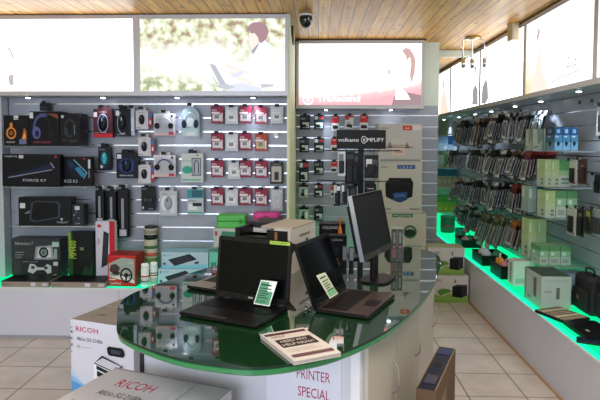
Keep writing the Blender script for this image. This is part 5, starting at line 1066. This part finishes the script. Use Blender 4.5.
def bag(label, x, y, z, sx, sy, sz, col, seed, group='crumpled bags in the black trays', name='plastic_bag', tie=None):
    r2 = random.Random(seed); t2 = thing(name,label,'bag',(x,y,z),0,group)
    bm = bmesh.new(); bmesh.ops.create_icosphere(bm, subdivisions=3, radius=1)
    off = [Vector((r2.uniform(-1,1),r2.uniform(-1,1),r2.uniform(-1,1))).normalized() for _ in range(16)]; am = [r2.uniform(-.18,.22) for _ in off]
    for vtx in bm.verts:
        n_ = vtx.co.normalized(); f_ = 1+sum(a*max(0,n_.dot(o_))**6 for o_,a in zip(off,am)); f_ += .03*math.sin(9*n_.x+3*seed)+.03*math.sin(11*n_.z+seed)
        vtx.co = Vector((n_.x*sx*f_, n_.y*sy*f_, max(n_.z*sz*f_,-sz*.75)+sz*.75))
    me = bpy.data.meshes.new('sack'); bm.to_mesh(me); bm.free(); me.materials.append(C(col,.3)); o_ = bpy.data.objects.new('sack',me); COL.objects.link(o_); o_.parent = t2
    MB().lathe([(sx*.30,sz*1.55),(sx*.12,sz*1.78),(sx*.30,sz*2.05)],C(tie or col,.4),n=12).build('gathered_neck',t2)
p = tray('black tray with white and teal bags, farthest of three',462,248,.30,.20,.075)
bag('white crumpled bag in the farthest tray',p.x+.06,p.y+.10,ZP+.0055,.042,.055,.055,'b8b0a4',1)
bag('teal crumpled bag in the farthest tray',p.x+.13,p.y+.21,ZP+.0055,.040,.055,.05,'5ca49c',2)
p = tray('black tray with white blue crumpled bags, middle of three',482,266,.32,.22,.085)
bag('white and blue crumpled bag in the middle tray, near side',p.x+.06,p.y+.09,ZP+.0055,.042,.058,.07,'b4c4cc',3)
bag('grey white crumpled bag in the middle tray, far side',p.x+.07,p.y+.24,ZP+.0055,.042,.06,.065,'c4ccc4',4)
bag('green crumpled bag at the wall side of the middle tray',p.x+.165,p.y+.15,ZP+.0055,.036,.06,.06,'3c8c64',5)
p = tray('black tray with orange and pink bags, nearest of three',501,279.5,.28,.22,.10)
bag('orange crumpled bag in the nearest tray',p.x+.055,p.y+.20,ZP+.0055,.042,.06,.082,'c88a3c',6,tie='d8dcd8')
bag('pink crumpled bag in the nearest tray',p.x+.06,p.y+.07,ZP+.0055,.042,.052,.07,'c08490',7)
bag('pale rose crumpled bag at the wall side of the nearest tray',p.x+.155,p.y+.14,ZP+.0055,.036,.07,.07,'b8a0a0',8)
# striped folder, laptop, phone, bags near the camera
a_, b_, c_, d_ = [at_z(x,y,ZP+.02) for x,y in ((541,308),(566,306.5),(584,317),(557,322))]
cen = (a_+b_+c_+d_)/4; U = (b_-a_+c_-d_)/2; V_ = (a_-d_+b_-c_)/2
t = thing('striped_folder','flat striped folder with dark rim lying in front of the cartons','folder',(cen.x,cen.y,ZP),math.degrees(math.atan2(U.y,U.x)))
W, H = U.length, V_.length
MB().rbox((-W/2,-H/2,0),(W/2,H/2,.018),.012,C('17181a'),.004).build('cover',t)
m = MB(); m.prints((-W/2,-H/2,.0181),(W,0,0),(0,H,0),[r_(.04,.05,.96,.95,C('b4a88c'))]+[('r',.04,.08+i*.11,.96,.12+i*.11,C(('7a3c4c','33443c','e0dcb8','5c3448')[i%4])) for i in range(8)]); m.build('striped_panel',t)
a_, b_, c_, d_ = [at_z(x,y,ZP+.022) for x,y in ((565,319.5),(604,321),(606,337),(577,338))]
cen = (a_+b_+c_+d_)/4; U = (b_-a_+c_-d_)/2; V_ = (a_-d_+b_-c_)/2; W, H = min(U.length,.34), V_.length*.95
t = thing('closed_laptop','closed black laptop lying in front of the striped folder','laptop',(cen.x+.02,cen.y,ZP),math.degrees(math.atan2(U.y,U.x)))
MB().rbox((-W/2,-H/2,0),(W/2,H/2,.012),.012,BLKPLASTIC,.003).build('base',t)
m = MB(); m.rbox((-W/2,-H/2,.0125),(W/2,H/2,.022),.012,C('1a1b1e',.3),.003); m.prints((-W/2,-H/2,.0221),(W,0,0),(0,H,0),[('e',.30,.38,.05,.06,C('9a9ea4'))]); m.build('lid',t)
p = at_z(593,339,ZP+.01)
t = thing('tablet_phone','black phone with blue lit glass at the front edge of the right plinth','phone',(p.x-.01,p.y-.03,ZP),-25)
MB().rbox((-.085,-.045,0),(.085,.045,.010),.012,BLKPLASTIC,.003).build('case',t); MB().rbox((-.075,-.039,.0101),(.075,.039,.0108),.006,C('25344c',.15),.0002).build('screen',t)  # screen is one plain dark blue, glossy colour
for k,(px,py,W_,H_,lb) in enumerate(((582,312,.10,.24,'upright black laptop bag beside the violet carton'),(597,318,.12,.27,'larger upright black laptop bag nearest the camera'))):
    p = at_z(px,py,ZP)
    t = thing('laptop_bag',lb,'bag',(1.70+.03*k,(3.64,3.385)[k],ZP),-90,'black laptop bags on the right plinth')
    MB().rbox((-.12,0,0),(.12,W_,H_),.03,P('black_bag_nylon','15161a',.7),.02).build('bag_body',t)
    MB().rbox((-.10,-.018,.02),(.10,.0,H_*.62),.008,P('black_bag_nylon','15161a',.7),.006).build('front_pocket',t)
    MB().tube(spline([(-.05,W_/2,H_-.004),(-.05,W_/2,H_+.035),(.05,W_/2,H_+.035),(.05,W_/2,H_-.004)],5,False),.006,BLKPLASTIC).build('handle',t)
    MB().box((-.03,-.0195,H_*.34),(-.005,-.018,H_*.44),C('8c5c4c')).build('badge',t)

# ------------------------------------------------------------------ ceiling things
p = at_z(306,14.5,CEIL)
t = thing('dome_camera','black dome security camera on the pine ceiling above the cream post','security camera',(p.x,p.y,CEIL))
MB().cyl((0,0,-.014),(0,0,0),.056,C('d8d8d6'),n=24).build('mount_plate',t)
m = MB(); m.lathe([(.050,-.014),(.050,-.045),(.040,-.078),(.022,-.096),(.004,-.102)],P('dome_smoked','0c0c10',.12,coat=.5),n=24); m.build('dome',t)
MB().cyl((.018,-.045,-.04),(.022,-.052,-.036),.006,CHROME).build('lens',t)
p0 = at_y(290.5,22,4.6); x_ = -.205
t = thing('ceiling_cable','black cable looping down the cream return wall beside the sunset poster box','cable',(0,0,0))
MB().tube(spline([(x_,4.50,2.40),(x_,4.62,2.33),(x_,4.85,2.30),(x_,5.1,2.36),(x_+.004,5.30,2.405),(x_+.02,5.34,2.43)],5,False),.009,BLKPLASTIC).build('wire',t)
MB().box((x_-.012,4.47,2.385),(x_+.01,4.52,2.42),C('d8dadc')).build('clip',t)
p = at_z(473,37,CEIL)
t = thing('ceiling_spotlight','chrome three arm spotlight hanging in front of the far poster boxes','spotlight',(p.x,p.y,CEIL))
MB().cyl((0,0,-.02),(0,0,0),.07,P('brushed_brass','b09a78',.3,.8),n=20).build('mount_plate',t)
for k,(dx_,dy_) in enumerate(((-.09,0),(.0,.03),(.10,-.02))):
    a1 = MB(); a1.tube([(dx_*.4,dy_*.4,-.015),(dx_,dy_,-.03),(dx_,dy_,-.20)],.006,CHROME); ar = a1.build('arm',t)
    MB().cyl((dx_,dy_,-.20),(dx_+.01,dy_-.03,-.27),.018,CHROME,r2=.032).build('lamp_head',t)
p = at_x(516,41,1.62)
t = thing('junction_box','small beige junction box fixed at the top edge of the poster boxes','junction box',(1.60,p.y,2.30))
MB().rbox((-.035,-.06,0),(.028,.06,CEIL-2.30),.008,C('b8a890'),.003).build('housing',t); MB().box((-.037,-.05,.015),(-.035,.05,.11),C('a89878')).build('cover_plate',t)
